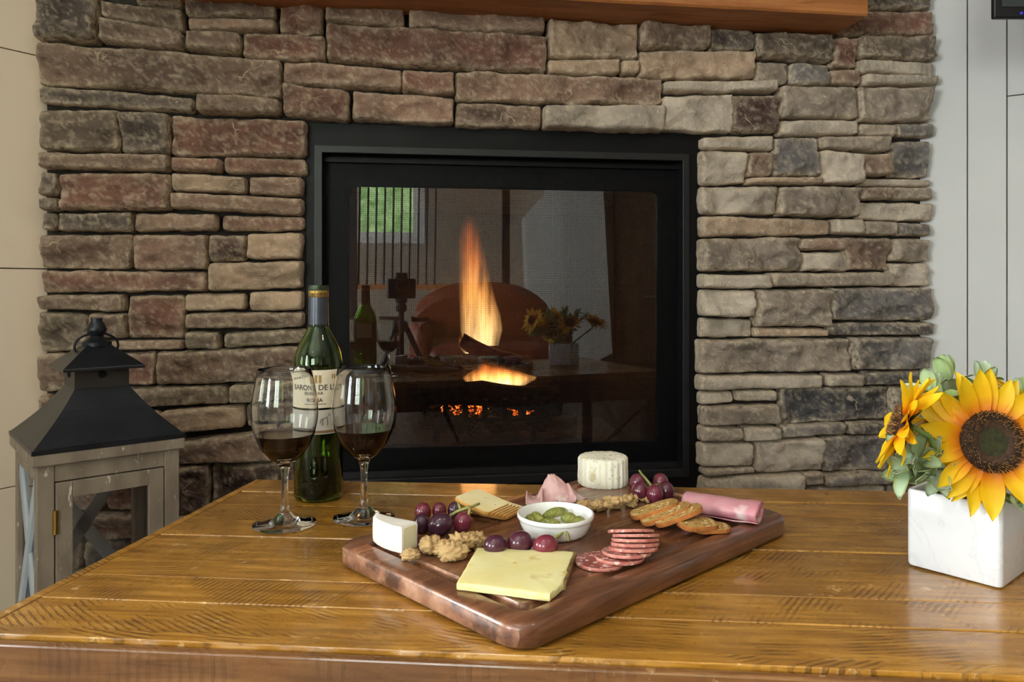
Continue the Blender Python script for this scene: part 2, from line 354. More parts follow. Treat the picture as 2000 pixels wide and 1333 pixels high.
col = t.mix(t.ramp(big, [(.30, (0,0,0)), (.62, (1,1,1))]), t.mix(.55, oi.outputs['Color'], lin((44,36,31))), oi.outputs['Color'])
col = t.mix(t.ramp(mid, [(.50, (0,0,0)), (.74, (.45,)*3)]), col, t.mix(.5, oi.outputs['Color'], lin((226,206,180))))
wear_highlight = t.n('Attribute', {'attribute_name': 'wear_highlight'}).outputs['Fac']  # pale rims and step ridges: edge wear plus highlights painted into the colour
wf = t.math('MULTIPLY', wear_highlight, t.ramp(t.noise(vec, 70, 4, .7), [(.32, (0,0,0)), (.58, (1,1,1))]))
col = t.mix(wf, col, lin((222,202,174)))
wob = t.n('VectorMath', {'operation': 'ADD'}, i0=vec, i1=t.n('VectorMath', {'operation': 'SCALE'}, i0=t.n('TexNoise', None, Vector=vec, Scale=14.0, Detail=5.0).outputs[1], Scale=.09).outputs[0]).outputs[0]
crk = t.n('TexVoronoi', {'feature': 'DISTANCE_TO_EDGE'}, Vector=wob, Scale=8.0).outputs['Distance']
crm = t.math('MULTIPLY', t.ramp(crk, [(.003, (1,1,1)), (.014, (0,0,0))]), t.ramp(t.noise(vec, 12, 2), [(.56, (0,0,0)), (.66, (.55,)*3)]))
col = t.mix(crm, col, lin((222,202,172)))
spk = t.ramp(t.noise(vec, 260, 2, .5), [(.67, (0,0,0)), (.72, (1,1,1))])
spk = t.math('MULTIPLY', spk, t.ramp(big, [(.45, (0,0,0)), (.6, (.8,)*3)]))
col = t.mix(spk, col, lin((226,210,186)))
b = t.pbsdf(Base_Color=col, Roughness=.78)
hh = t.math('ADD', t.math('MULTIPLY', fine, .45), t.math('MULTIPLY', mid, 1.0))
t.t.links.new(t.bump(hh, 1.0, .009), b.inputs['Normal'])
m_stone = t.m
YS = 1.838
def stone(q, code, seed, name='stone'):
    x0, x1, a, bb, c, d = q
    cr = [onY(x0, a, YS-.012), onY(x1, bb, YS-.012), onY(x0, c, YS-.012), onY(x1, d, YS-.012)]
    tl, tr, bl, br = [V((p.x, 0, p.z)) for p in cr]
    ctr = (tl+tr+bl+br)/4; w = ((tr-tl).length+(br-bl).length)/2; h = ((tl-bl).length+(tr-br).length)/2
    rnd = random.Random(seed)
    D = .010 + rnd.random()*.028; jig = min(.0036, h*.08); tilt = (rnd.random()-.5)*.16; tilz = (rnd.random()-.45)*.22
    def axis(L, cell):
        e = [0, .0009, .0024, .0050]; n = max(1, int((L-.010)/cell))
        if L < .024: return [i/6 for i in range(7)]
        return [x/L for x in e] + [(.005+(L-.010)*i/n)/L for i in range(1, n)] + [1-x/L for x in reversed(e)]
    S = axis(w, .0062); T = axis(h, .0062); vs_ = []; wr_ = []
    for tt in T:
        for s_ in S:
            p = (tl*(1-s_)+tr*s_)*(1-tt) + (bl*(1-s_)+br*s_)*tt
            ex = min(s_, 1-s_)*w; ez = min(tt, 1-tt)*h; bx = min(.0062, w*.25); bz = min(.0062, h*.25)
            fx = min(1, ex/bx); fz = min(1, ez/bz)
            prof = math.sqrt(max(0, 1-(1-fx)**2))*math.sqrt(max(0, 1-(1-fz)**2))
            cx = (1-fx)*(1-fz)*.0028; p = p + V((cx if s_ < .5 else -cx, 0, -cx if tt < .5 else cx))
            np_ = V((p.x*22, seed*1.7, p.z*22))
            e = max(1-fx, 1-fz)
            p = p + V(((noise.noise(np_)+.45*noise.noise(np_*3.1))*jig*e, 0, (noise.noise(np_+V((9,4,2)))+.45*noise.noise(np_*3.1+V((3,1,7))))*jig*(.3+.7*e)))
            n1 = noise.fractal(V((p.x*11, seed*3.1, p.z*19)), 1.0, 2.1, 4)
            n2 = noise.noise(V((p.x*26+seed, 5.5, p.z*40)))
            fq = (n1+1.2)*2.6; fl_q = math.floor(fq); fr_q = fq-fl_q; st = (fl_q + min(1, fr_q*fr_q*3.2))/2.6 - 1.2          # flaky split-face steps
            rel = (1.0*st + .25*n1 + .22*n2)*min(.019, h*.27)
            y = YS + .012 - (D+.012)*prof*.62 - (D*.38 + rel + tilt*(s_-.5)*min(w, .12) - tilz*(tt-.5)*h)*min(1, prof)
            y = min(y, YS+.016)
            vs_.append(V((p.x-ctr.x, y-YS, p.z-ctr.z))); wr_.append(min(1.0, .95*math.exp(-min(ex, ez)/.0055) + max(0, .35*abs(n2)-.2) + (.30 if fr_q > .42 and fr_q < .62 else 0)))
    nx, nz = len(S), len(T); fs = []
    for j in range(nz-1):
        for i in range(nx-1): fs.append((j*nx+i, (j+1)*nx+i, (j+1)*nx+i+1, j*nx+i+1))
    ring = [i for i in range(nx)] + [j*nx+nx-1 for j in range(1, nz)] + [(nz-1)*nx+i for i in range(nx-2, -1, -1)] + [j*nx for j in range(nz-2, 0, -1)]
    o0 = len(vs_)
    for k in ring: p = vs_[k].copy(); p.y = .03; vs_.append(p); wr_.append(.2)
    n = len(ring)
    for k in range(n): k2 = (k+1) % n; fs.append((ring[k], ring[k2], o0+k2, o0+k))
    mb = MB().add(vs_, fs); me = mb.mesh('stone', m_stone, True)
    at = me.attributes.new('wear_highlight', 'FLOAT', 'POINT'); at.data.foreach_set('value', wr_)
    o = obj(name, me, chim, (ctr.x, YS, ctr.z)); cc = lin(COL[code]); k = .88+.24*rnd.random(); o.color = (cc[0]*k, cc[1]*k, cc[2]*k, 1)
    return o
si = 0
for row in ST.replace('\n', '|').split('|'):
    r = row.split()
    if len(r) < 7: continue
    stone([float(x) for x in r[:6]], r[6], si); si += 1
rr = random.Random(3)
for y0, y1 in ((1007,1056),(1060,1112),(1116,1180)):
    x = 73
    while x < 590:
        x2 = min(595, x + rr.choice((90,130,170)));  x2 = 595 if 595-x2 < 45 else x2
        stone((x, x2-3, y0, y0, y1, y1), rr.choice('ARODA'), si); si += 1; x = x2
for y0, y1 in ((-160,-108),(-104,-50)):
    x = 70
    while x < 1812:
        x2 = min(1818, x + rr.choice((110,150,190)));  x2 = 1818 if 1818-x2 < 50 else x2
        if not (y0 > -120 and 240 < x < 1600): stone((x, x2-3, y0, y0, y1, y1), rr.choice('ARODG'), si); si += 1
        x = x2
for y0, y1 in ((1010,1058),(1062,1112),(1116,1180)):
    x = 1371
    while x < 1812:
        x2 = min(1818, x + rr.choice((90,130,170)));  x2 = 1818 if 1818-x2 < 45 else x2
        stone((x, x2-3, y0, y0, y1, y1), rr.choice('LGLSC'), si); si += 1; x = x2
# ================================================================ MANTEL
mz = onY(1632, 66, 1.83).z; mxr = onY(1634, 66, 1.83).x; mxl = -0.60; myf = 1.83*.927
mt = MB(); nn = 30; L = []
for i in range(nn+1):
    x = mxl + (mxr-mxl)*i/nn; j = .0018*noise.noise(V((x*9, 0, 0)))
    L.append([V((x, 1.845, mz+j)), V((x, myf+.004, mz+j)), V((x, myf, mz+.005+j)), V((x, myf, mz+.145)), V((x, myf+.005, mz+.15)), V((x, 1.845, mz+.15))])
mt.loops(L)
tag(mt.build('mantel_shelf', m_mantel, None, 35), 'thick orange-brown timber mantel beam above the fireplace', 'mantel')
# ================================================================ WALL-MOUNTED SCREEN
p = atd(1941, 36, 1.62); rt = V((cs, -sn, 0)); fw = V((sn, cs, 0))
fr = Matrix(((rt.x, fw.x, 0, p.x), (rt.y, fw.y, 0, p.y), (0, 0, 1, p.z), (0,0,0,1)))
tv = thing('television', 'black wall-mounted television corner with a blue standby light', 'television', (0,0,0))
m_blk = pm('black_plastic', (14,15,20), rough=.35)
MB().box((0, 0, 0), (.5, .012, .3), fr).box((.08, .012, .05), (.42, .04, .25), fr).build('housing', m_blk, tv, bevel=.004)
MB().box((.016, -.002, .024), (.484, .002, .284), fr).build('screen', pm('dark_screen', (52,58,58), rough=.15), tv)
MB().lathe([(.0001,-.0015),(.0022,-.0015),(.0022,.001)], 12, (0,0,0), M=fr @ Matrix.Translation((.058,0,.011)) @ Matrix.Rotation(math.pi/2, 4, 'X')).build('standby_light', emit('blue_led', (60,60,255), 6), tv)
wallc = frR @ V((.5, 0, p.z+.15)); cc_ = fr @ V((.3, .04, .15))
MB().bar(cc_, (wallc.x+RN.x*.016, wallc.y+RN.y*.016, p.z+.15), .03, .03).build('wall_bracket', m_blk, tv)
# ================================================================ FIREPLACE INSERT
m_fbk = pm('fireplace_black_steel', (4,5,7), (6,7,9), 40, 3, .45, spec=.2)
m_fgr = pm('fireplace_charcoal_trim', (17,18,21), (20,21,24), 40, 3, .42, metal=.2)
fp = thing('fireplace', 'black steel gas fireplace insert with glass front and mesh screen', 'fireplace', ((FX0+FX1)/2, 1.9, 0))
fo = V(fp.location)
def ringbox(x0, x1, z0, z1, X0, X1, Z0, Z1, y0, y1, mb=None):           # frame between inner (x,z) and outer (X,Z) rectangles
    mb = mb or MB()
    def L(ax, bx, az, bz, y): return [V((ax, y, az))-fo, V((bx, y, az))-fo, V((bx, y, bz))-fo, V((ax, y, bz))-fo]
    lo = [L(X0, X1, Z0, Z1, y1), L(X0, X1, Z0, Z1, y0), L(x0, x1, z0, z1, y0), L(x0, x1, z0, z1, y1)]
    return mb.loops(lo + [lo[0]], False, False)
def zav(x0, y0, x1, y1, Y): return (onY(x0, y0, Y).z + onY(x1, y1, Y).z)/2
ZB = .0
ix0, ix1 = onY(613, 400, 1.856).x, onY(1345, 400, 1.856).x; izt = zav(613, 281, 1345, 304, 1.856); izb = onY(1338, 932, 1.856).z
jx0, jx1 = onY(630, 400, 1.856).x, onY(1332, 400, 1.856).x; jzt = zav(630, 298, 1332, 316, 1.856); jzb = onY(1332, 915, 1.856).z
ringbox(ix0, ix1, izb, izt, FX0, FX1, ZB, FZT, 1.858, 1.93).build('surround', m_fbk, fp)
ringbox(jx0, jx1, jzb, jzt, ix0, ix1, izb, izt, 1.850, 1.93).build('inner_frame', m_fgr, fp, bevel=.0015)
gx0_, gx1_ = onY(682, 500, 1.895).x, onY(1284, 500, 1.895).x; gzt = zav(682, 360, 1284, 378, 1.895); gzb = zav(740, 878, 1280, 862, 1.895)
# door panel with a rounded-corner opening
def rrect(x0, x1, z0, z1, r, n=6):
    P_ = []
    for cx, cz, a0 in ((x1-r, z1-r, 0), (x0+r, z1-r, 90), (x0+r, z0+r, 180), (x1-r, z0+r, 270)):
        for k in range(n+1): a = math.radians(a0+90*k/n); P_.append((cx+r*math.cos(a), cz+r*math.sin(a)))
    return P_
inn = rrect(gx0_, gx1_, gzb, gzt, .012); outr = rrect(jx0, jx1, jzb, jzt, .0005)
mk = lambda P_, y: [V((x, y, z))-fo for x, z in P_]
dl = [mk(outr, 1.92), mk(outr, 1.896), mk(inn, 1.896), mk(inn, 1.92)]
MB().loops(dl+[dl[0]], False, False).build('door_panel', m_fbk, fp)
MB().bar(V((jx0, 1.885, jzt-.012))-fo, V((jx1, 1.885, jzt-.012))-fo, .012, .010).build('screen_rod', m_fbk, fp)
MB().box(V((jx0, 1.87, jzb))-fo, V((jx1, 1.896, jzb+.014))-fo).build('sill', m_fgr, fp)
t = NT('fireplace_glass'); frn = t.n('Fresnel', None, IOR=2.1); tr_ = t.n('BsdfTransparent', None, Color=(.86,.87,.88,1)); gl = t.n('BsdfGlossy', None, Roughness=0.0)
m_fglass = t.surf(t.n('MixShader', None, i0=frn.outputs[0], i1=tr_.outputs[0], i2=gl.outputs[0]).outputs[0])
MB().box(V((gx0_-.008, YM, gzb-.008))-fo, V((gx1_+.008, YM+.004, gzt+.008))-fo).build('glass_pane', m_fglass, fp)
t = NT('mesh_screen_wire'); v = t.coords((1,1,1)); sp = t.n('SeparateXYZ', None, Vector=v); lines = []
for ax in ('X', 'Z'):
    pp = t.math('PINGPONG', t.math('MULTIPLY', sp.outputs[ax], 1/.0046), .5); lines.append(t.ramp(pp, [(.10, (.14,)*3), (.28, (0,0,0))]))
fac = t.math('ADD', t.math('MAXIMUM', lines[0], lines[1]), .05)
df = t.n('BsdfDiffuse', None, Color=(.012,.012,.014,1)); tr_ = t.n('BsdfTransparent')
m_mesh = t.surf(t.n('MixShader', None, i0=fac, i1=tr_.outputs[0], i2=df.outputs[0]).outputs[0])
MB().box(V((jx0+.002, 1.880, jzb+.015))-fo, V((jx1-.002, 1.8803, jzt-.02))-fo).build('mesh_screen', m_mesh, fp)
# firebox
bx0, bx1, bzt, bzb, byb = gx0_-.01, gx1_+.01, gzt+.03, gzb-.02, 2.36
m_box = pm('firebox_refractory', (40,30,25), (56,42,34), 20, 4, .9, bump=.3)
def bp(x, y, z): return V((x, y, z))-fo
fx = .07
q = [bp(bx0,1.93,bzb), bp(bx1,1.93,bzb), bp(bx1,1.93,bzt), bp(bx0,1.93,bzt), bp(bx0+fx,byb,bzb), bp(bx1-fx,byb,bzb), bp(bx1-fx,byb,bzt-.05), bp(bx0+fx,byb,bzt-.05)]
MB().add(q, [(4,5,6,7),(0,1,5,4),(2,3,7,6),(0,4,7,3),(1,2,6,5)]).build('firebox', m_box, fp)
# grate
m_iron = pm('cast_iron', (24,22,21), rough=.7, bump=.3)
gz = onY(985, 800, 2.08).z
for i in range(7):
    x = onY(830+i*36, 700, 2.1).x
    MB().tube([V((x, 1.97, gz+.045))-fo, V((x, 1.985, gz-.004))-fo, V((x, 2.26, gz-.004))-fo], .008, 6).build('grate_bar', m_iron, fp)
for yy in (2.0, 2.2):
    MB().tube([V((onY(815,700,2.1).x, yy, gz-.014))-fo, V((onY(1065,700,2.1).x, yy, gz-.014))-fo], .007, 6).build('grate_rail', m_iron, fp)
for xx in (850, 1030):
    for yy in (2.0, 2.2):
        X_ = onY(xx, 700, 2.1).x; MB().bar(V((X_, yy, bzb))-fo, V((X_, yy, gz-.012))-fo, .014, .014, (0,1,0)).build('grate_leg', m_iron, fp)
# logs
m_char = pm('charred_bark', (20,15,13), (62,44,33), 60, 6, .9, bump=1.0, bscale=90, bdist=.006, stretch=(1,1,1))
def log(label, p0, p1, r0, r1, seed):
    p0 = V(p0); p1 = V(p1); d = p1-p0; ln = d.length; n = 16
    mid_ = (p0+p1)/2; q = d.to_track_quat('X', 'Z').to_matrix()
    L = []
    for i in range(n+1):
        t_ = i/n; x = -ln/2+ln*t_; r = r0+(r1-r0)*t_; bend = .012*math.sin(t_*3+seed)
        l = []
        for k in range(14):
            a = 2*math.pi*k/14; rr_ = r*(1+.22*noise.noise(V((x*14+seed, math.cos(a)*1.6, math.sin(a)*1.6)))+.08*noise.noise(V((x*60, math.cos(a)*5, math.sin(a)*5+seed))))
            l.append(q @ V((x + (.02*noise.noise(V((k*.9, seed, i))) if i in (0, n) else 0), rr_*math.cos(a), rr_*math.sin(a)+bend)))
        L.append(l)
    o = thing('log', label, 'log', mid_, 0, 'charred logs in the fireplace')
    MB().loops(L, False, False).build('bark', m_char, o, True)
    for e in (0, -1): MB().loops([L[e]], False, True).build('cut_end', pm('burnt_end_grain', (44,32,25), (84,62,46), 40), o)
    return o
lw = onY(1000, 770, 2.02)
log('long charred log lying low along the front of the grate', onY(792,775,2.00), onY(1085,775,2.04), .028, .034, 1)
log('thick charred log behind the bright low flame', onY(900,748,2.19), onY(1085,738,2.2), .04, .034, 2)
log('dark charred log tilted up in front of the tall flame', onY(905,668,2.10), onY(1030,712,2.12), .022, .026, 3)
log('short burnt log at the left end of the grate', onY(800,742,2.15), onY(905,752,2.14), .03, .03, 4)
# ash and embers
mb = MB(); n = 26; gr = []
for j in range(11):
    for i in range(n+1):
        x = bx0+.06+(bx1-bx0-.12)*i/n; y = 1.96+.36*j/10
        gr.append(V((x, y, bzb+.012+.03*max(0, noise.noise(V((x*9, y*9, 1))))))-fo)
MB().add(gr, [(j*(n+1)+i, j*(n+1)+i+1, (j+1)*(n+1)+i+1, (j+1)*(n+1)+i) for j in range(10) for i in range(n)]).build('ash_bed', pm('grey_ash', (54,50,46), (86,80,74), 60, 5, .95, bump=.5), fp, True)['kind'] = 'stuff'
t = NT('glowing_ember'); v = t.coords(); nz = t.noise(v, 90, 5, .7)
em = t.n('Emission', None, Color=t.ramp(nz, [(.42, (.25,.01,.0)), (.55, (1,.14,.01)), (.7, (1,.5,.12))]), Strength=t.ramp(nz, [(.46, (.1,)*3), (.62, (6.5,)*3)])); m_ember = t.surf(em.outputs[0])
rr = random.Random(11); eb = MB()
def emb(px0, px1, py0, py1, n):
    for k in range(n):
        p_ = onY(rr.uniform(px0, px1), rr.uniform(py0, py1), rr.uniform(2.03, 2.12)); s_ = rr.uniform(.003, .010)
        eb.ell(p_-fo, (s_*1.5, s_, s_), None, 6, 4, lambda q: 1+.35*noise.noise(q*2+V((k, 0, 0))))
emb(866, 902, 790, 812, 26); emb(915, 950, 794, 806, 22); emb(993, 1058, 788, 808, 46); emb(858, 868, 760, 768, 3); emb(1074, 1086, 798, 803, 3)
eb.build('embers', m_ember, fp)['kind'] = 'stuff'
cb = MB()
for k in range(170):
    p_ = onY(rr.uniform(830, 1075), rr.uniform(795, 845), rr.uniform(2.0, 2.25)); s_ = rr.uniform(.006, .016)
    cb.ell(p_-fo, (s_*1.4, s_, s_*.8), None, 6, 4, lambda q: 1+.4*noise.noise(q*2+V((k, 0, 0))))
cb.build('charcoal', m_char, fp)['kind'] = 'stuff'
# pine cone
pc = onY(926, 836, 2.01); o = thing('pine_cone', 'brown pine cone lying in front of the grate', 'pine cone', pc)
MB().ell((0,0,0), (.02,.02,.026), None, 10, 8).build('core', m_char, o, True)
m_cone = pm('pine_cone_scale', (74,52,36), (110,80,54), 50)
sm = MB().add([(-.006,0,0),(.006,0,0),(.007,.010,.004),(0,.014,.006),(-.007,.010,.004),(0,.008,-.002)], [(0,1,2,3,4),(0,5,1),(1,5,2),(2,5,3),(3,5,4),(4,5,0)]).mesh('scale', m_cone)
for k in range(44):
    z = -.022+.046*k/43; a = k*2.4; r = .02*math.sqrt(max(.05, 1-(z/.026)**2))
    s_ = obj('scale', sm, o, (r*.8*math.cos(a), r*.8*math.sin(a), z)); s_.rotation_euler = (.3, 0, a-math.pi/2)
# flames: emissive gas volumes inside flame-shaped hulls
def flame_mat(name, zb, zt, st, top):
    t = NT(name); tc = t.n('TexCoord'); z = t.n('SeparateXYZ', None, Vector=tc.outputs['Object']).outputs['Z']
    u = t.n('MapRange', None, Value=z, From_Min=zb, From_Max=zt).outputs[0]
    mp = t.n('Mapping', None, Vector=tc.outputs['Object']); mp.inputs['Scale'].default_value = (1, 1, .13)
    nz = t.noise(mp.outputs[0], 55, 3, .55)
    dens = t.math('MULTIPLY', t.ramp(u, [(0, (1,)*3), (.4, (.7,)*3), (.7, (.26,)*3), (1, (.0,)*3)]), t.ramp(nz, [(.34, (.12,)*3), (.62, (1.3,)*3)]))
    col = t.ramp(u, [(0, (1,.60,.24)), (.35, (1,.42,.10)), (.75, (1,.22,.03)), (1, (.8,.12,.01))])
    e = t.n('Emission', None, Color=col, Strength=t.math('MULTIPLY', dens, st)); t.t.links.new(e.outputs[0], t.out.inputs['Volume']); return t.m
def flame(label, pts, Y, dep, st, parent):                               # pts: (px_left, px_right, py) from bottom to top
    c = onY((pts[0][0]+pts[0][1])/2, pts[0][2], Y); L = []; n = 16
    for a, b, y in pts:
        l, r = onY(a, y, Y), onY(b, y, Y); cx = (l.x+r.x)/2-c.x; hw = (r.x-l.x)/2; z = (l.z+r.z)/2-c.z
        L.append([V((cx+hw*math.cos(2*math.pi*k/n), min(dep, hw*.9)*math.sin(2*math.pi*k/n), z)) for k in range(n)])
    zt = L[-1][0].z
    fm = flame_mat('flame_gas', 0, zt, st*.42, 0)
    for k, sc_ in enumerate((1.0, .78, .56, .34)):
        Lk = [[V((sum(q.x for q in l)/n*(1-sc_)+q.x*sc_, q.y*sc_, q.z*(1-.04*k))) for q in l] for l in L]
        MB().loops(Lk).build('tongue', fm, parent, True, loc=c-V(parent.location))
fc = onY(950, 740, 2.12); fl_ = thing('flame', 'orange gas flame rising from the logs in the fireplace', 'flame', fc)
flame('', [(906,974,676),(898,982,645),(897,978,615),(896,968,585),(896,962,560),(895,955,530),(895,948,500),(896,940,470),(900,934,440),(908,928,415)], 2.16, .02, 135, fl_)
flame('', [(905,925,690),(897,915,678),(894,908,664),(896,903,655),(898,901,648)], 2.14, .01, 110, fl_)
flame('', [(925,1020,757),(908,1045,744),(903,1050,738),(912,1020,729),(928,995,721),(936,966,714),(942,950,707)], 2.10, .02, 300, fl_)
flame('', [(903,914,790),(903,915,775),(905,913,762),(907,911,752)], 2.05, .008, 50, fl_)
l = bpy.data.lights.new('flame_glow', 'POINT'); l.energy = 1.6; l.color = (1, .42, .12); l.shadow_soft_size = .05
lo_ = bpy.data.objects.new('flame_glow', l); C.objects.link(lo_); lo_.location = onY(935, 600, 2.2)
# ================================================================ ROOM BEHIND THE CAMERA (mirrored in the glass)
m_leather = pm('brown_leather', (104,44,20), (122,54,26), 8, 4, .45, bump=.2, bscale=120)
ax0, ax1 = refl(800, 600, -1.2).x, refl(1098, 600, -1.2).x; axc = (ax0+ax1)/2; aw = ax1-ax0
ac = thing('armchair', 'rust-brown leather armchair mirrored in the fireplace glass', 'armchair', (axc, -1.25, 0))
def cushion(x0, x1, y0, y1, z0, z1, r=.06): 
    b = MB(); L = []
    for z, i in ((z0, r*.6), (z0+r*.5, 0), (z1-r, 0), (z1-r*.3, r*.3), (z1, r)):
        L.append([V((x, y, z)) for x, y in rrect(x0+i, x1-i, y0+i, y1-i, r)])
    return b.loops(L)
cushion(-aw/2+.1, aw/2-.1, -.3, .42, .16, .42).build('seat_cushion', m_leather, ac, True)
bkL = []
for i in range(13):
    x = -aw/2+.04+(aw-.08)*i/12; zt = .80-.16*abs((i-6)/6)**3
    bkL.append([V((x, -.40, .16)), V((x, -.20, .16)), V((x, -.16, zt-.06)), V((x, -.24, zt)), V((x, -.36, zt)), V((x, -.43, zt-.06))])
MB().loops(bkL).build('backrest', m_leather, ac, 50, bevel=.02)
for s_ in (-1, 1): cushion(*sorted((s_*(aw/2-.13), s_*aw/2)), -.34, .42, .10, .56).build('armrest', m_leather, ac, True)
for s_ in (-1, 1):
    for yy in (-.34, .36): MB().lathe([(.018,0),(.026,.1)], 10, (s_*(aw/2-.08), yy, 0), True, True).build('foot', m_darkpaint, ac)
# stair railing
Yr = -2.5; rl = thing('stair_railing', 'black metal stair railing mirrored in the glass before the window', 'railing', (refl(760,500,Yr).x, Yr, 0)); ro = V(rl.location)
zt_ = 2.3; zb_ = refl(760, 556, Yr).z
for i in range(10):
    x = refl(700+i*16.5, 500, Yr).x; MB().tube([V((x, Yr, zb_))-ro, V((x+.012, Yr, (zb_+zt_)/2))-ro, V((x+.004, Yr, zt_))-ro], .009, 6).build('baluster', m_darkpaint, rl)
x0, x1 = refl(690, 500, Yr).x, refl(995, 500, Yr).x
MB().box(V((x0, Yr-.03, zt_))-ro, V((x1, Yr+.03, zt_+.05))-ro).build('handrail', m_mantel, rl)
MB().box(V((x0, Yr-.02, zb_-.04))-ro, V((x1, Yr+.02, zb_))-ro).build('bottom_rail', m_mantel, rl)
for px in (690, 988): x = refl(px, 500, Yr).x; MB().box(V((x-.03, Yr-.03, 0))-ro, V((x+.03, Yr+.03, zt_))-ro).build('newel_post', m_darkpaint, rl)
# tripod and camera standing at the photographer's spot
vd = V((sn, cs, 0)); tz = .70
tp = thing('tripod', 'black tripod mirrored in the glass between bottle and flame', 'tripod', (-vd.x*.10, -vd.y*.10, 0))
for k in range(3):
    a = math.radians(90+120*k) - YAW + math.pi
    MB().tube([(.03*math.cos(a), .03*math.sin(a), .56), (.30*math.cos(a), .30*math.sin(a), .008)], [.015, .010], 8).build('leg', m_blk, tp)
MB().tube([(0,0,.40),(0,0,.66)], .014, 10).build('centre_column', m_blk, tp)
MB().lathe([(.02,.54),(.036,.55),(.036,.585),(.02,.60)], 12, (0,0,0), True, True).build('shoulder', m_blk, tp)
MB().lathe([(.02,.645),(.028,.655),(.028,.675),(.022,.69),(.03,.695),(.03,tz+.012)], 12, (0,0,0), True, True).build('ball_head', m_blk, tp)
pc_ = thing('camera', 'black camera with lens on the tripod, mirrored in the glass', 'camera', (-vd.x*.10, -vd.y*.10, tz+.012))
frc = Rz(-YAW)
MB().box((-.07,-.045,0), (.07,.03,.10), frc).box((-.03,-.04,.10), (.03,.025,.13), frc).build('body', m_blk, pc_, bevel=.008)
MB().lathe([(.030,0),(.032,.035),(.034,.045),(.034,.068),(.028,.068),(.026,.05),(.0001,.045)], 24, M=frc @ Matrix.Translation((0,.028,ZC-tz-.012)) @ Matrix.Rotation(-math.pi/2, 4, 'X')).build('lens', m_blk, pc_, 40)
# ceiling lamps (warm)
for k, (x, y) in enumerate(((-.35,.25),(1.0,.1),(-1.6,-1.6),(1.9,-1.9))):
    cl = thing('ceiling_light', 'round warm recessed ceiling light number %s from the chimney' % ('one','two','three','four')[k] if False else ('warm recessed ceiling light nearest the lantern','warm recessed ceiling light above the potted sunflowers','warm recessed ceiling light near the side window','warm recessed ceiling light near the brown door')[k], 'ceiling light', (x, y, H-.03), 0, 'recessed ceiling lights')
    MB().lathe([(.05,.03),(.075,.03),(.075,.0),(.062,-.004),(.055,.01)], 24).build('trim_ring', m_trimw, cl)
    MB().lathe([(.0001,.012),(.055,.012)], 24).build('lens', emit('warm_lamp', (255,214,160), 14), cl)
    l = bpy.data.lights.new('ceiling_lamp', 'SPOT'); l.energy = 15; l.color = (1,.80,.56); l.spot_size = math.radians(150); l.spot_blend = .6; l.shadow_soft_size = .05
    lo_ = bpy.data.objects.new('lamp', l); C.objects.link(lo_); lo_.parent = cl; lo_.location = (0,0,-.01)
# ================================================================ TABLE
ZT = .46
FLc, BLc = (-.509, .704), (-.421, 1.263)
FLp, BLp = cw(*FLc), cw(*BLc)
fu = cw(.9963, -.0859).normalized(); bu = cw(.9976, -.069).normalized()
FRp, BRp = FLp + fu*1.27, BLp + bu*1.22
tctr = (FLp+BLp+FRp+BRp)/4; tang = math.atan2((fu+bu).y, (fu+bu).x)
tb = thing('coffee_table', 'rustic honey-brown plank coffee table in front of the fireplace', 'table', (tctr.x, tctr.y, 0), tang)
tinv = frame((tctr.x, tctr.y, 0), tang).inverted()
def tpt(u, t_, z): # u metres from left edge, t_ depth fraction
    l = FLp.lerp(BLp, t_); r = FRp.lerp(BRp, t_); d = (r-l).normalized(); p = l + d*u; p.z = z; return tinv @ p
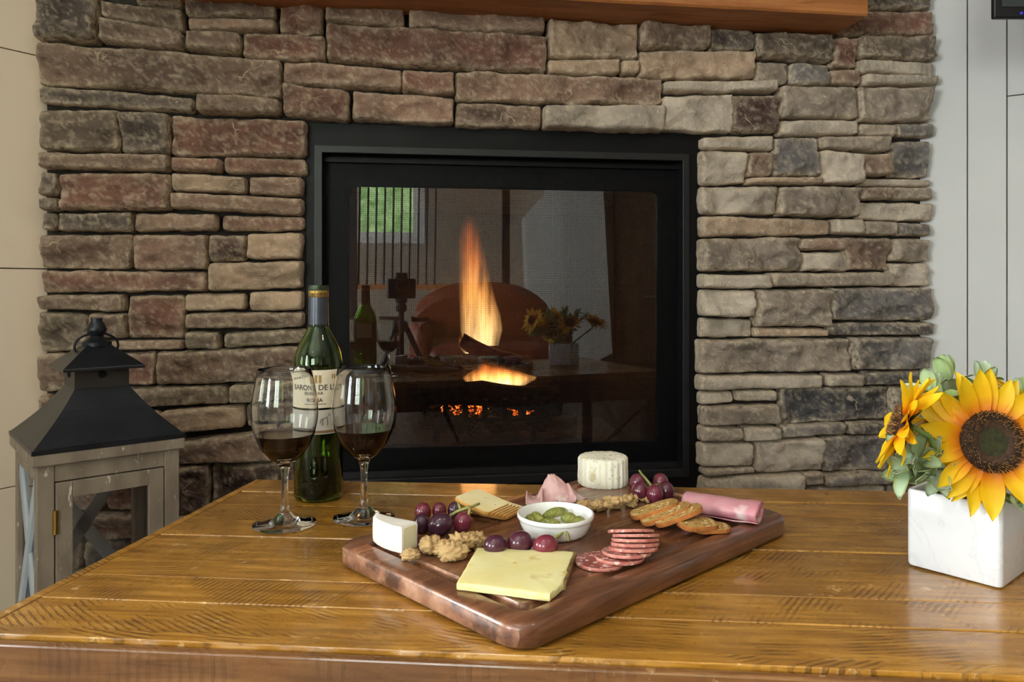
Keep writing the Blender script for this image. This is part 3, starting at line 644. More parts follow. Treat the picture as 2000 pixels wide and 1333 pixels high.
# honey-coloured rough-sawn planks
def plank_mat(name, c1, c2, c3, saw=1.0, rough=.30):
    t = NT(name); oi = t.n('ObjectInfo'); tc = t.n('TexCoord')
    off = t.n('CombineXYZ', None, X=t.math('MULTIPLY', oi.outputs['Random'], 53.0), Y=t.math('MULTIPLY', oi.outputs['Random'], 17.0)).outputs[0]
    base = t.n('VectorMath', {'operation': 'ADD'}, i0=tc.outputs['Object'], i1=off).outputs[0]
    mp = t.n('Mapping', None, Vector=base); mp.inputs['Scale'].default_value = (1.3, 16, 16); v = mp.outputs[0]
    g = t.noise(v, 6, 8, .62, .8); big = t.noise(base, 7, 4); patch = t.noise(base, 17, 5, .6)
    col = t.ramp(g, [(.25, lin(c1)), (.5, lin(c2)), (.72, lin(c3))])
    col = t.mix(t.ramp(big, [(.38, (0,0,0)), (.68, (.55,)*3)]), col, lin(c1))
    # saw kerf marks: diagonal ridges that appear in patches
    r1 = t.n('TexWhiteNoise', {'noise_dimensions': '1D'}, W=t.math('MULTIPLY', oi.outputs['Random'], 91.7)); rs_ = t.n('SeparateXYZ', None, Vector=r1.outputs[1])
    ctr = t.n('CombineXYZ', None, X=t.math('SUBTRACT', t.math('MULTIPLY', rs_.outputs[0], 2.0), 1.0), Y=t.math('SUBTRACT', t.math('MULTIPLY', t.math('ROUND', rs_.outputs[1]), 1.1), .55)).outputs[0]
    sv = t.n('VectorMath', {'operation': 'SUBTRACT'}, i0=tc.outputs['Object'], i1=ctr).outputs[0]
    wv0 = t.n('TexWave', {'wave_type': 'RINGS', 'rings_direction': 'Z'}, Vector=sv, Scale=50.0, Distortion=1.6, Detail=2.0, Detail_Scale=2.0).outputs[1]
    wv = t.ramp(wv0, [(.45, (0,0,0)), (.8, (1,1,1))])
    sawm = t.math('MULTIPLY', wv, t.ramp(patch, [(.49, (0,0,0)), (.60, (1,1,1))]))
    col = t.mix(t.math('MULTIPLY', sawm, .55*saw), col, lin((66,40,15)))
    kn = t.ramp(t.n('TexVoronoi', None, Vector=base, Scale=5.2).outputs['Distance'], [(.035, (1,1,1)), (.075, (0,0,0))])
    col = t.mix(t.math('MULTIPLY', kn, .75), col, lin((70,34,16)))
    # pale chips and scuffs
    ch = t.noise(base, 60, 4, .7); chm = t.math('MULTIPLY', t.ramp(ch, [(.60, (0,0,0)), (.66, (1,1,1))]), t.ramp(t.noise(base, 8, 2), [(.52, (0,0,0)), (.66, (.75,)*3)]))
    col = t.mix(chm, col, lin((214,176,118)))
    wear_highlight = t.n('Attribute', {'attribute_name': 'wear_highlight'}).outputs['Fac']
    wm = t.math('MULTIPLY', wear_highlight, t.ramp(t.noise(base, 40, 4, .7), [(.60, (0,0,0)), (.68, (.75,)*3)]))
    col = t.mix(wm, col, lin((226,190,132)))
    hv = t.n('HueSaturation', None, Color=col, Value=t.math('ADD', t.math('MULTIPLY', oi.outputs['Random'], .22), .9))
    b = t.pbsdf(Base_Color=hv.outputs[0], Roughness=t.ramp(patch, [(.35, (rough-.06,)*3), (.65, (rough+.14,)*3)]))
    b.inputs['Coat Weight'].default_value = .45; b.inputs['Coat Roughness'].default_value = .09
    h = t.math('ADD', t.math('MULTIPLY', sawm, .8*saw), t.math('MULTIPLY', g, .5))
    t.t.links.new(t.bump(h, .5, .0016), b.inputs['Normal']); return t.m
m_plank = plank_mat('honey_plank', (118,78,26), (172,120,42), (206,155,70))
m_apron = plank_mat('table_apron_wood', (92,58,30), (134,90,50), (160,114,68), .4)
def strip(name, f_left, f_right, n, m, parent, z0, z1, seed, ch=.0007, jit=.0006):
    """plank between two edge functions f(k)->(front point, back point); chamfered, slightly ragged top edges"""
    L = []; wr_ = []; zj = .0006*math.sin(seed*2.3)
    for i in range(n+1):
        a, b = f_left(i/n), f_right(i/n); d = (b-a).normalized()
        j1 = jit*noise.noise(V((i*.9, seed*3.3, 0))); j2 = jit*noise.noise(V((i*.9, seed*3.3, 7)))
        a1 = a + d*(ch+j1); b1 = b - d*(ch+j2)
        A = lambda p, z: V((p.x, p.y, z))
        L.append([A(a, z0), A(a, z1-ch), A(a1, z1+zj), A(a1+d*.0016, z1+zj), A(b1-d*.0016, z1+zj), A(b1, z1+zj), A(b, z1-ch), A(b, z0)])
        wr_ += [0, .8, 1, 0, 0, 1, .8, 0]
    mb = MB().loops(L); me = mb.mesh(name, m, 30)
    at = me.attributes.new('wear_highlight', 'FLOAT', 'POINT'); at.data.foreach_set('value', wr_)
    return obj(name, me, parent)
TS = [.004, .036, .15, .263, .39, .505, .62, .75, .87, .996]
LEN = 1.2
for k in range(len(TS)-1):
    g0 = .0012
    tA, tB = TS[k]+g0, TS[k+1]-g0
    strip('plank', lambda s, tA=tA: tpt(.0135+s*LEN, tA, 0), lambda s, tB=tB: tpt(.0135+s*LEN, tB, 0), 90, m_plank, tb, ZT-.022, ZT, k+1)
strip('edge_board', lambda s: tpt(0, .002+.996*s, 0), lambda s: tpt(.0122, .002+.996*s, 0), 40, m_plank, tb, ZT-.06, ZT-.0005, 20)
strip('edge_board', lambda s: tpt(LEN+.0147, .002+.996*s, 0), lambda s: tpt(LEN+.027, .002+.996*s, 0), 40, m_plank, tb, ZT-.06, ZT-.0005, 21)
# aprons, legs and X braces
def tbar(name, a, b, w, h_, m=m_apron): return MB().bar(a, b, w, h_).build(name, m, tb, bevel=.002)
tbar('apron', tpt(.0, -.0085, ZT-.052), tpt(LEN+.027, -.0085, ZT-.052), .010, .098)
tbar('apron', tpt(.0, .978, ZT-.061), tpt(LEN+.027, .978, ZT-.061), .022, .077)
for u in (.03, LEN-.003):
    tbar('apron', tpt(u, .06, ZT-.066), tpt(u, .94, ZT-.066), .022, .06)
    for t_ in (.09, .91): tbar('leg', tpt(u, t_, 0), tpt(u, t_, ZT-.024), .05, .05)
    tbar('cross_brace', tpt(u-.012 if u > .5 else u+.012, .13, .05), tpt(u-.012 if u > .5 else u+.012, .87, .34), .02, .045)
    tbar('cross_brace', tpt(u+.009 if u > .5 else u-.009, .13, .34), tpt(u+.009 if u > .5 else u-.009, .87, .05), .02, .045)
    tbar('stretcher', tpt(u, .13, .035), tpt(u, .87, .035), .03, .03)
# ================================================================ LANTERN
A0, A1, A3 = cw(-.804, 1.25), cw(-.6075, 1.4175), cw(-.949, 1.46)
lc = (A1+A3)/2; lx = (A1-A0).normalized(); lw_ = .252; lang = math.atan2(lx.y, lx.x)
ln_ = thing('lantern', 'large grey wooden lantern with black pagoda metal roof left of the table', 'lantern', (lc.x, lc.y, 0), lang)
m_lw = pm('weathered_grey_wood', (118,104,90), (142,128,112), 9, 6, .6, bump=.25, bscale=60, spots=[((196,186,172), 34, .66, .06)], stretch=(3,3,1))
m_lm = pm('black_painted_metal', (24,28,35), (36,40,47), 14, 4, .36, metal=.4, bump=.06, bscale=40)
m_brass = pm('aged_brass', (168,128,60), rough=.35, metal=1)
ze = .497                                           # eave underside
hb = lw_/2 - .012
p = .026
for sx in (-1, 1):
    for sy in (-1, 1): MB().box((sx*hb-(p if sx > 0 else 0), sy*hb-(p if sy > 0 else 0), .03), (sx*hb+(0 if sx > 0 else p), sy*hb+(0 if sy > 0 else p), ze-.02)).build('post', m_lw, ln_, bevel=.0015)
MB().box((-hb-.006,-hb-.006,0), (hb+.006,hb+.006,.03)).build('base', m_lw, ln_, bevel=.002)
MB().box((-hb+p,-hb+p,.03), (hb-p,hb-p,.036)).build('floor_panel', m_lw, ln_)
MB().box((-hb-.008,-hb-.008,ze-.02), (hb+.008,hb+.008,ze)).build('eave_board', m_lw, ln_, bevel=.002)
zt2 = ze-.02
for k in range(4):
    M_ = Rz(k*math.pi/2)
    MB().box((-hb+p,-hb+.002,zt2-.03), (hb-p,-hb+.018,zt2), M_).build('top_rail', m_lw, ln_, bevel=.0012)
    if k == 0:                                       # the door on the front side
        dr = MB(); a = hb-p-.0015
        for q in (((-a,-hb-.001,.036), (-a+.026,-hb+.015,zt2-.032)), ((a-.026,-hb-.001,.036), (a,-hb+.015,zt2-.032)), ((-a+.026,-hb-.001,.036), (a-.026,-hb+.015,.066)), ((-a+.026,-hb-.001,zt2-.060), (a-.026,-hb+.015,zt2-.032))): dr.box(*q)
        d_ = dr.build('door', m_lw, ln_, bevel=.0012)
        MB().box((-a+.026,-hb+.006,.066), (a-.026,-hb+.0085,zt2-.060)).build('pane', thinglass('lantern_glass', (.95,.96,.97,1), 1.5), d_)
        for zz in (.12, .38): MB().tube([(-a-.001,-hb-.003,zz-.02), (-a-.001,-hb-.003,zz+.02)], .004, 8).build('hinge', m_brass, d_)
        MB().lathe([(.003,0),(.003,.008),(.007,.010),(.006,.016),(.0001,.018)], 10, M=Matrix.Translation((a-.012,-hb,.25)) @ Matrix.Rotation(math.pi/2, 4, 'X')).build('knob', m_brass, d_)
    else:
        MB().box((-hb+p,-hb+.008,.036), (hb-p,-hb+.0105,zt2-.03), M_).build('pane', thinglass('lantern_glass', (.95,.96,.97,1), 1.5), ln_)
        if k == 1:
            t = NT('pale_cross_bar'); cx = (.80,.84,.90,1)  # pale bluish translucent strips crossed over the panes
            m_x = t.surf(t.n('MixShader', None, i0=.6, i1=t.n('BsdfDiffuse', None, Color=cx).outputs[0], i2=t.n('BsdfTranslucent', None, Color=cx).outputs[0]).outputs[0])
        MB().bar(M_ @ V((-hb+p,-hb+.004,.17)), M_ @ V((hb-p,-hb+.004,zt2-.035)), .006, .024, M_ @ V((0,0,1))).build('cross_bar', m_x, ln_)
        MB().bar(M_ @ V((-hb+p,-hb+.006,zt2-.035)), M_ @ V((hb-p,-hb+.006,.17)), .006, .024, M_ @ V((0,0,1))).build('cross_bar', m_x, ln_)
MB().lathe([(.03,.036),(.03,.115),(.026,.118),(.0001,.114)], 24, cap0=True).build('candle', pm('ivory_candle', (226,214,188), rough=.5, sss=.2), ln_, 50)
def sq(h_, z): return [V((-h_,-h_,z)), V((h_,-h_,z)), V((h_,h_,z)), V((-h_,h_,z))]
R0 = hb+.009; Rn = .045
zn0, zn1 = ze+.096, ze+.133
rf = MB().loops([sq(R0, ze), sq(R0, ze+.007), sq(R0-.003, ze+.008)], True, False)
prof = []
for i in range(9):
    s_ = i/8; prof.append((R0-.003 + (Rn-R0+.003)*s_ + .005*math.sin(math.pi*s_)*-1, ze+.008 + (zn0-ze-.008)*s_))
rf.loops([sq(a, z) for a, z in prof], False, False)
MB().loops([sq(Rn, zn0-.001), sq(Rn, zn1)], True, True).build('neck', pm('neck_metal', (48,44,42), (58,53,50), 14, rough=.5, metal=.3), ln_)
roof = rf.build('roof', m_lm, ln_)
for k in range(4):
    M_ = Rz(k*math.pi/2)
    MB().lathe([(.0001,0),(.0068,0),(.0068,.0012)], 16, M=M_ @ Matrix.Translation((0,-Rn-.0006,zn0+.024)) @ Matrix.Rotation(math.pi/2, 4, 'X')).build('vent_hole', pm('vent_hole_dark', (3,3,3), rough=1), roof)
MB().loops([sq(.067, zn1-.004), sq(.067, zn1), sq(.066, zn1+.002), sq(.018, zn1+.040)], True, True).build('cap_roof', m_lm, ln_)
zf = zn1+.040
MB().lathe([(.026,-.004),(.026,.003),(.020,.007),(.013,.011),(.011,.014),(.016,.021),(.0178,.027),(.015,.034),(.0095,.043),(.0105,.046),(.010,.048),(.0001,.0485)], 24, (0,0,zf), True).build('finial', m_lm, ln_, 50)
ringp = [V((.037*math.cos(a), 0, zf-.004+.024*math.sin(a))) for a in [math.radians(-35+250*i/24) for i in range(25)]]
MB().tube(ringp, .0022, 8).build('ring_handle', m_lm, ln_, True)
# ================================================================ BOTTLE
bp0 = onz(622, 972, ZT); bh = .318; BR = .0362
bt = thing('wine_bottle', 'dark green wine bottle with cream label standing behind the wine glasses', 'bottle', (bp0.x, bp0.y, ZT+.0007))
outp = [(.0001,.004),(.022,.003),(.031,.0),(.0345,.0015),(BR,.006),(BR,.196),(.0358,.206),(.0335,.218),(.0285,.231),(.0220,.243),(.0168,.2525),(.0148,.262),(.0142,.275),(.0139,.300),(.0139,.3125),(.0136,bh)]
inp = [(.0100,bh),(.0104,.30),(.0110,.262),(.0140,.250),(.0195,.240),(.0260,.228),(.0310,.215),(.0330,.204),(.0334,.196),(.0334,.012),(.030,.006),(.015,.010),(.0001,.013)]
m_green = glass('bottle_green_glass', (.25,.46,.09,1))
MB().lathe(outp+inp, 48).build('glass_body', m_green, bt, 60)
wl_ = .052
MB().lathe([(.0001,.0132),(.015,.0102),(.030,.0063),(.0333,.0122),(.0333,wl_),(.0001,wl_)], 40).build('wine', pm('red_wine_dark', (20,2,5), rough=.1), bt, 40)
m_foil = pm('grey_foil_capsule', (66,70,80), (80,84,94), 20, rough=.32, metal=.6)
MB().lathe([(.0152,.256),(.0150,.275),(.01465,.292),(.01455,.301)], 40).build('capsule', m_foil, bt, True)
MB().lathe([(.0148,.301),(.0152,.302),(.0152,.310),(.0148,.311)], 40).build('gold_band', pm('gold_foil_band', (196,158,82), (120,96,50), 60, rough=.35, metal=.8), bt, True)
MB().lathe([(.0147,.311),(.0149,.3125),(.0145,bh+.0008),(.0100,bh+.0010),(.0001,bh-.001)], 40).build('capsule_top', pm('green_foil_top', (52,64,48), rough=.35, metal=.5), bt, 50)
tocam = math.atan2(-bp0.y, -bp0.x)
def label_patch(name, z0, z1, half, r, m, parent, turn=0.0, dip=0.0):
    n = 40; L = []
    for i in range(n+1):
        a = tocam + turn + half*(2*i/n-1); c_, s_ = math.cos(a), math.sin(a)
        L.append([V((r*c_, r*s_, z0)), V((r*c_, r*s_, z1)), V(((r-.0004)*c_, (r-.0004)*s_, z1)), V(((r-.0004)*c_, (r-.0004)*s_, z0))])
    return MB().loops(L).build(name, m, parent, 30)
m_lab = pm('cream_label_paper', (238,226,198), (242,232,206), 60, rough=.6)
zl1 = ZC - (722-HOR)/F*1.14 - ZT; zl0 = ZC - (797-HOR)/F*1.13 - ZT
lab = label_patch('label', zl0, zl1, 1.5, BR+.0005, m_lab, bt, .1)
zs1 = ZC - (801-HOR)/F*1.13 - ZT; zs0 = ZC - (848-HOR)/F*1.13 - ZT
lab2 = label_patch('lower_label', zs0, zs1, 1.5, BR+.0005, pm('lower_label_paper', (196,192,182), (206,202,192), 60, rough=.6), bt, .1)
label_patch('label_stripe', zs0+.0015, zs0+.0055, 1.5, BR+.0007, pm('bronze_stripe', (146,112,82), rough=.5), lab2, .1)
label_patch('back_label', zl0+.005, zl1-.002, .75, BR+.0005, m_lab, bt, math.pi)
def wrap_text(txt, size, z, m, parent, r=BR+.0008, turn=0.0, ext=.0):
    cu = bpy.data.curves.new('txt', 'FONT'); cu.body = txt; cu.size = size; cu.align_x = 'CENTER'; cu.resolution_u = 3; cu.offset = size*.012
    tmp = bpy.data.objects.new('txt', cu); C.objects.link(tmp); dg = bpy.context.evaluated_depsgraph_get()
    me0 = tmp.evaluated_get(dg).to_mesh(); v_ = [v.co.copy() for v in me0.vertices]; f_ = [tuple(p_.vertices) for p_ in me0.polygons]
    tmp.to_mesh_clear() if False else None
    bpy.data.objects.remove(tmp); 
    mb = MB(); mb.add([V((r*math.cos(tocam+turn+c.x/r), r*math.sin(tocam+turn+c.x/r), z+c.y)) for c in v_], f_)
    return mb.build('lettering', m, parent)
m_ink = pm('label_ink', (58,52,48), rough=.7); m_inkg = pm('label_gold_ink', (178,146,88), rough=.6)
hl = zl1-zl0
wrap_text('BARON DE LEY', .0112, zl0+hl*.475, m_ink, lab, turn=-.10)
wrap_text('RESERVA', .0064, zl0+hl*.355, m_ink, lab, turn=-.16)
wrap_text('RIOJA', .0080, zl0+hl*.165, m_ink, lab, turn=-.12)
label_patch('printed_rule', zl0+hl*.10, zl0+hl*.112, .42, BR+.0008, m_ink, lab, -.10)
for dx in (.58, .68): label_patch('gold_mark', zl0+hl*.76, zl0+hl*.88, .03, BR+.0008, m_inkg, lab, dx)
for dx in (-.0028, .0028):                           # small gold castle crest
    a0 = -.02+dx/BR
    label_patch('crest', zl0+hl*.66, zl0+hl*.87, .055, BR+.0008, m_inkg, lab, a0)
wrap_text('BARON DE LEY', .0040, .3045, m_ink, bt, r=.0154, turn=0)
# sketched line drawing on the lower label
def arc_line(pts, w, m, parent):
    r = BR+.0009; P_ = [V((r*math.cos(tocam+a), r*math.sin(tocam+a), z)) for a, z in pts]
    MB().tube(P_, w, 5).build('line_drawing', m, parent)
hz = zs1-zs0
arc_line([(.05,zs0+hz*.45),(.10,zs0+hz*.62),(.22,zs0+hz*.66),(.34,zs0+hz*.70),(.42,zs0+hz*.80),(.50,zs0+hz*.78)], .0003, m_ink, lab2)
arc_line([(.16,zs0+hz*.64),(.15,zs0+hz*.36)], .0003, m_ink, lab2); arc_line([(.34,zs0+hz*.68),(.36,zs0+hz*.36)], .0003, m_ink, lab2)
# ================================================================ WINE GLASSES
m_clear = glass('clear_wine_glass', (.985,.99,.985,1), 0, 1.45)
m_wine = NT('red_wine'); _b = m_wine.pbsdf(Base_Color=lin((26,3,5)), Roughness=0.0, IOR=1.34); _b.inputs['Transmission Weight'].default_value = .35; m_wine = m_wine.m
def wine_glass(label, px, py, hpx_top, wine_py, scale):
    p0 = onz(px, py, ZT); d = p0.x*sn+p0.y*cs
    ht = (ZC-ZT) - (hpx_top-HOR)/F*d; s_ = ht
    o = thing('wine_glass', label, 'wine glass', (p0.x, p0.y, ZT+.0008), 0, 'stemmed glasses of red wine')
    w = scale                                        # max bowl radius
    b0 = .40*ht
    outer = [(.0001,0),(w*.93,.0004),(w*.95,.0012),(w*.93,.0026),(w*.6,.0050),(w*.3,.0095),(.0064,.0175),(.0046,.030),(.0042,.06*1.0),(.0043,b0-.022),(.0055,b0-.010),(.0095,b0-.002),
             (w*.46,b0+.006),(w*.72,b0+.020),(w*.90,b0+.038),(w*.985,b0+.055),(w,b0+.066),(w*.985,b0+.080),(w*.93,b0+(ht-b0)*.76),(w*.86,b0+(ht-b0)*.90),(w*.81,ht-.0006)]
    inner = [(w*.81-.0006,ht),(w*.81-.0011,ht-.0006),(w*.86-.0012,b0+(ht-b0)*.90),(w*.93-.0012,b0+(ht-b0)*.76),(w*.985-.0013,b0+.080),(w-.0013,b0+.066),(w*.985-.0013,b0+.055),(w*.90-.0014,b0+.039),(w*.72-.0014,b0+.0218),(w*.46-.001,b0+.0086),(w*.2,b0+.0040),(.0001,b0+.0032)]
    MB().lathe(outer+inner, 48).build('glass_body', m_clear, o, 70)
    zw = (ZC-ZT) - (wine_py-HOR)/F*d
    def rin(z):
        pts = list(reversed(inner))
        for (r0, z0), (r1, z1) in zip(pts, pts[1:]):
            if z0 <= z <= z1: return r0+(r1-r0)*(z-z0)/(z1-z0+1e-9)
        return pts[-1][0]
    prof = [(.0001,b0+.0034)]
    for i in range(1, 13): z = b0+.0034+(zw-b0-.0034)*i/12; prof.append((rin(z)+.00015, z))
    prof.append((.0001, zw))
    MB().lathe(prof, 48).build('wine', m_wine, o, 40)
    return o
wine_glass('left wine glass of red wine, nearer the lantern', 556, 1026, 722, 848, .0437)
wine_glass('right wine glass of red wine, in front of the bottle', 711, 1013, 718, 838, .0440)
# ================================================================ SERVING BOARD
ZBD = .485; hb2 = ZC-ZBD
bl_, bf_, br_ = cw(-.2064, .8797), cw(.008, .6549), cw(.361, .9877)
bx = (br_-bf_); blen = bx.length; bx.normalize(); by = (bl_-bf_); bwid = by.length; by = V((-bx.y, bx.x, 0))
bc = bf_ + bx*blen/2 + by*bwid/2; bang = math.atan2(bx.y, bx.x)
bd = thing('serving_board', 'dark walnut serving board with juice groove and rounded corners on the table', 'serving board', (bc.x, bc.y, ZT+.001), bang)
t = NT('walnut_board'); v0 = t.coords(); mp = t.n('Mapping', None, Vector=v0); mp.inputs['Scale'].default_value = (1.2,16,16); v = mp.outputs[0]
g = t.noise(v, 7, 8, .65, .7); sy = t.n('SeparateXYZ', None, Vector=v0).outputs['Y']; sz = t.n('SeparateXYZ', None, Vector=v0).outputs['X']
stv = t.n('TexWhiteNoise', {'noise_dimensions': '1D'}, W=t.math('FLOOR', t.math('MULTIPLY', sy, 1/.052))).outputs[0]
col = t.ramp(g, [(.25, lin((76,46,32))), (.5, lin((128,82,57))), (.75, lin((166,114,82)))])
col = t.mix(t.ramp(t.noise(v0, 11, 3), [(.4, (0,0,0)), (.7, (.5,)*3)]), col, lin((66,38,26)))
hv = t.n('HueSaturation', None, Color=col, Value=t.math('ADD', t.math('MULTIPLY', stv, .45), .82))
# end grain on the short ends: blotchy, paler
eg = t.math('GREATER_THAN', t.math('ABSOLUTE', t.n('SeparateXYZ', None, Vector=t.n('NewGeometry').outputs['Normal']).outputs['Z']), .5)
nl = t.n('VectorTransform', {'vector_type': 'NORMAL', 'convert_from': 'WORLD', 'convert_to': 'OBJECT'}, Vector=t.n('NewGeometry').outputs['Normal'])
ex = t.math('GREATER_THAN', t.math('ABSOLUTE', t.n('SeparateXYZ', None, Vector=nl.outputs[0]).outputs['X']), .75)
egc = t.ramp(t.noise(v0, 38, 5, .6), [(.35, lin((82,56,46))), (.5, lin((150,106,84))), (.68, lin((190,148,122)))])
col = t.mix(ex, hv.outputs[0], egc)
b = t.pbsdf(Base_Color=col, Roughness=t.ramp(g, [(.3, (.36,)*3), (.7, (.24,)*3)])); b.inputs['Coat Weight'].default_value = .4; b.inputs['Coat Roughness'].default_value = .12
t.t.links.new(t.bump(g, .12, .001), b.inputs['Normal']); m_walnut = t.m
hx, hy, th_ = blen/2, bwid/2, ZBD-ZT-.001
def rl_(ins, z, r=.028): return [V((x, y, z)) for x, y in rrect(-hx+ins, hx-ins, -hy+ins, hy-ins, max(.006, r-ins*.6), 8)]
MB().loops([rl_(.004, 0), rl_(.0, .004), rl_(.0, th_-.005), rl_(.0015, th_-.0015), rl_(.005, th_), rl_(.0245, th_), rl_(.0258, th_-.0022), rl_(.0285, th_-.0048), rl_(.0315, th_-.0058), rl_(.0345, th_-.0048), rl_(.0372, th_-.0022), rl_(.0385, th_)]).build('board_body', m_walnut, bd, 50)
binv = frame((bc.x, bc.y, 0), bang).inverted()
ZB0 = ZBD + .0004
def bpx(px, py, dz=0): return onz(px, py, ZB0+dz)
def depth(p_): return p_.x*sn + p_.y*cs
def camrot(lat_deg): return -YAW + math.radians(lat_deg)
# ---------------------------------------------------------------- cheeses
def rough_slab(poly, z0, z1, jit, seed, n=8, inset=.0015, skirt=None):
    """thick slab from an outline (list of Vector xy), subdivided sides with small irregularity"""
    P_ = []
    for a, b in zip(poly, poly[1:]+poly[:1]):
        for k in range(n): P_.append(V(a).lerp(V(b), k/n))
    c = sum(P_, V((0,0,0)))/len(P_); L = []
    for fz, ins in ((0, inset), (.12, 0), (.5, 0), (.88, 0), (.97, inset*.5), (1, inset*1.6)):
        l = []
        for k, p_ in enumerate(P_):
            d = (c-p_).normalized(); q = p_ + d*(ins + jit*noise.noise(V((p_.x*160, p_.y*160, fz*4+seed))))
            l.append(V((q.x, q.y, z0+(z1-z0)*fz + (jit*.5*noise.noise(V((p_.x*90, p_.y*90, seed+5))) if fz > .9 else 0))))
        L.append(l)
    for s_ in (.75, .5, .25):
        l = [c.lerp(V((p_.x, p_.y, 0)), s_) for p_ in L[5]]
        L.append([V((q.x, q.y, z1 + jit*.5*noise.noise(V((q.x*90, q.y*90, seed+5))))) for q in l])
    return L
F_, L_, R_, K_ = bpx(785,1082), bpx(728,1057), bpx(815,1020,.0287), bpx(734,1002,.0287)
rind = [L_.lerp(F_, s_) + (L_-F_).cross(V((0,0,1))).normalized()*(-.006*math.sin(math.pi*s_)) for s_ in (0,.25,.5,.75)]
cm = (F_+L_+R_+K_)/4; cm.z = ZB0
o = thing('soft_cheese_wedge', 'white soft-rind cheese wedge on the left corner of the board', 'cheese', cm)
m_rind = pm('bloomy_white_rind', (246,243,236), (236,231,222), 60, 5, .7, bump=.3, bscale=200, bdist=.001, sss=.25)
m_paste = pm('soft_cheese_paste', (240,226,178), (246,236,198), 40, rough=.5, sss=.3)
pol = [q-cm for q in rind+[F_]] + [R_-cm, K_-cm]; pol = [V((q.x, q.y, 0)) for q in pol]
mb = MB(); Lp = rough_slab(pol, 0, .0287, .0006, 4, 4, .0012); mb.loops(Lp, True, True)
o_ = mb.build('rind', m_rind, o, 50)
pf = [V(((F_-cm).x, (F_-cm).y, 0)), V(((R_-cm).x, (R_-cm).y, 0))]; d_ = (pf[1]-pf[0]).normalized(); nr = V((d_.y, -d_.x, 0))
q0, q1 = pf[0]+d_*.002+nr*.0004, pf[1]-d_*.002+nr*.0004
MB().loops([[V((a.x, a.y, z)) for a, z in ((q0, .002), (q1, .002), (q1, .0265), (q0, .0265))], [V((a.x-nr.x*.003, a.y-nr.y*.003, z)) for a, z in ((q0, .002), (q1, .002), (q1, .0265), (q0, .0265))]]).build('cut_face', m_paste, o)
# round herbed cheese
rc = cw((1178-1000)/F*1.14, 1.14); o = thing('round_herb_cheese', 'small white cylinder of herbed fresh cheese at the back of the board', 'cheese', (rc.x, rc.y, ZB0))
m_herb = pm('herbed_fresh_cheese', (240,236,214), (248,245,230), 30, rough=.75, bump=.4, bscale=150, spots=[((110,116,84), 210, .68, .03), ((214,204,160), 60, .6, .1)], sss=.2)
mb = MB(); N = 96; Lp = []
for r, z in ((.0350,0),(.0362,.002),(.0364,.012),(.0360,.024),(.0362,.036),(.0355,.0395),(.0335,.041),(.022,.0408),(.010,.0412)):
    l = []
    for k in range(N):
        a = 2*math.pi*k/N; rid = .0014*math.sin(k*math.pi*.5)*(1 if .6 < (a/(2*math.pi)*3 % 1) or True else 0)*(.5+noise.noise(V((math.cos(a)*2, math.sin(a)*2, 1))))
        l.append(V(((r+rid*(r > .034)+.0006*noise.noise(V((math.cos(a)*6, math.sin(a)*6, z*200))))*math.cos(a), (r+rid*(r > .034))*math.sin(a), max(0, z+.0012*noise.noise(V((math.cos(a)*5, math.sin(a)*5, z*90+2)))*(z > .03)))))
    Lp.append(l)
mb.loops(Lp); mb.build('cheese_body', m_herb, o, 50)
# cheddar slab with brown rind
ct = [onz(932,1070,ZB0+.0078), onz(1122,1077,ZB0+.0078), onz(1100,1138,ZB0+.0078), onz(1074,1161,ZB0+.0078), onz(892,1138,ZB0+.0078)]
cm = sum(ct, V((0,0,0)))/5; cm.z = ZB0
o = thing('cheddar_slab', 'flat pale yellow cheddar slab with brown rind at the front of the board', 'cheese', cm)
m_ched = pm('pale_cheddar', (244,230,156), (249,240,182), 22, 5, .5, bump=.15, bscale=60, sss=.3, spots=[((222,200,120), 30, .62, .08)])
MB().loops(rough_slab([V(((q-cm).x, (q-cm).y, 0)) for q in ct], 0, .0078, .0013, 9, 10, .0016)).build('cheese_body', m_ched, o, 50)
a_, b_ = ct[1]-cm, ct[2]-cm; d_ = (b_-a_).normalized(); nr = V((-d_.y, d_.x, 0)); nr = nr if nr.dot(a_+b_) > 0 else -nr
m_rb = pm('brown_natural_rind', (104,78,44), (168,136,84), 90, 5, .85, bump=.8, bscale=160)
Lr = []
for i in range(15):
    q = a_.lerp(b_, i/14); j = .0008*noise.noise(V((i*.7, 2, 0)))
    Lr.append([V((q.x, q.y, .0004))-nr*.001, V((q.x, q.y, .0004))+nr*(.0022+j), V((q.x, q.y, .0066))+nr*(.0024+j), V((q.x, q.y, .0076))-nr*.001])
MB().loops(Lr).build('rind', m_rb, o, 40)
MB().ell((onz(1005,1100,ZB0+.0078)-cm), (.0028,.0016,.0007), None, 10, 6).build('hole', pm('cheese_hole', (196,164,84), rough=.7), o)
# ---------------------------------------------------------------- grapes
t = NT('red_grape_skin'); oi = t.n('ObjectInfo'); v = t.coords(); nz = t.noise(v, 70, 4)
ca = t.ramp(oi.outputs['Random'], [(0, lin((46,16,34))), (.5, lin((82,18,32))), (1, lin((122,32,46)))])
col = t.mix(t.ramp(nz, [(.45, (0,0,0)), (.75, (.4,)*3)]), ca, lin((140,108,142)))
b = t.pbsdf(Base_Color=col, Roughness=t.ramp(nz, [(.35, (.10,)*3), (.65, (.28,)*3)])); b.inputs['Subsurface Weight'].default_value = .15; b.inputs['Subsurface Radius'].default_value = (.006,.002,.002); b.inputs['Subsurface Scale'].default_value = 1; b.inputs['Coat Weight'].default_value = .3
m_grape = t.m
m_stem = pm('grape_stem', (128,138,70), (158,150,92), 60, rough=.6)
gm = MB().ell((0,0,0), (1,1,1.18), None, 20, 14).mesh('grape', m_grape, True)
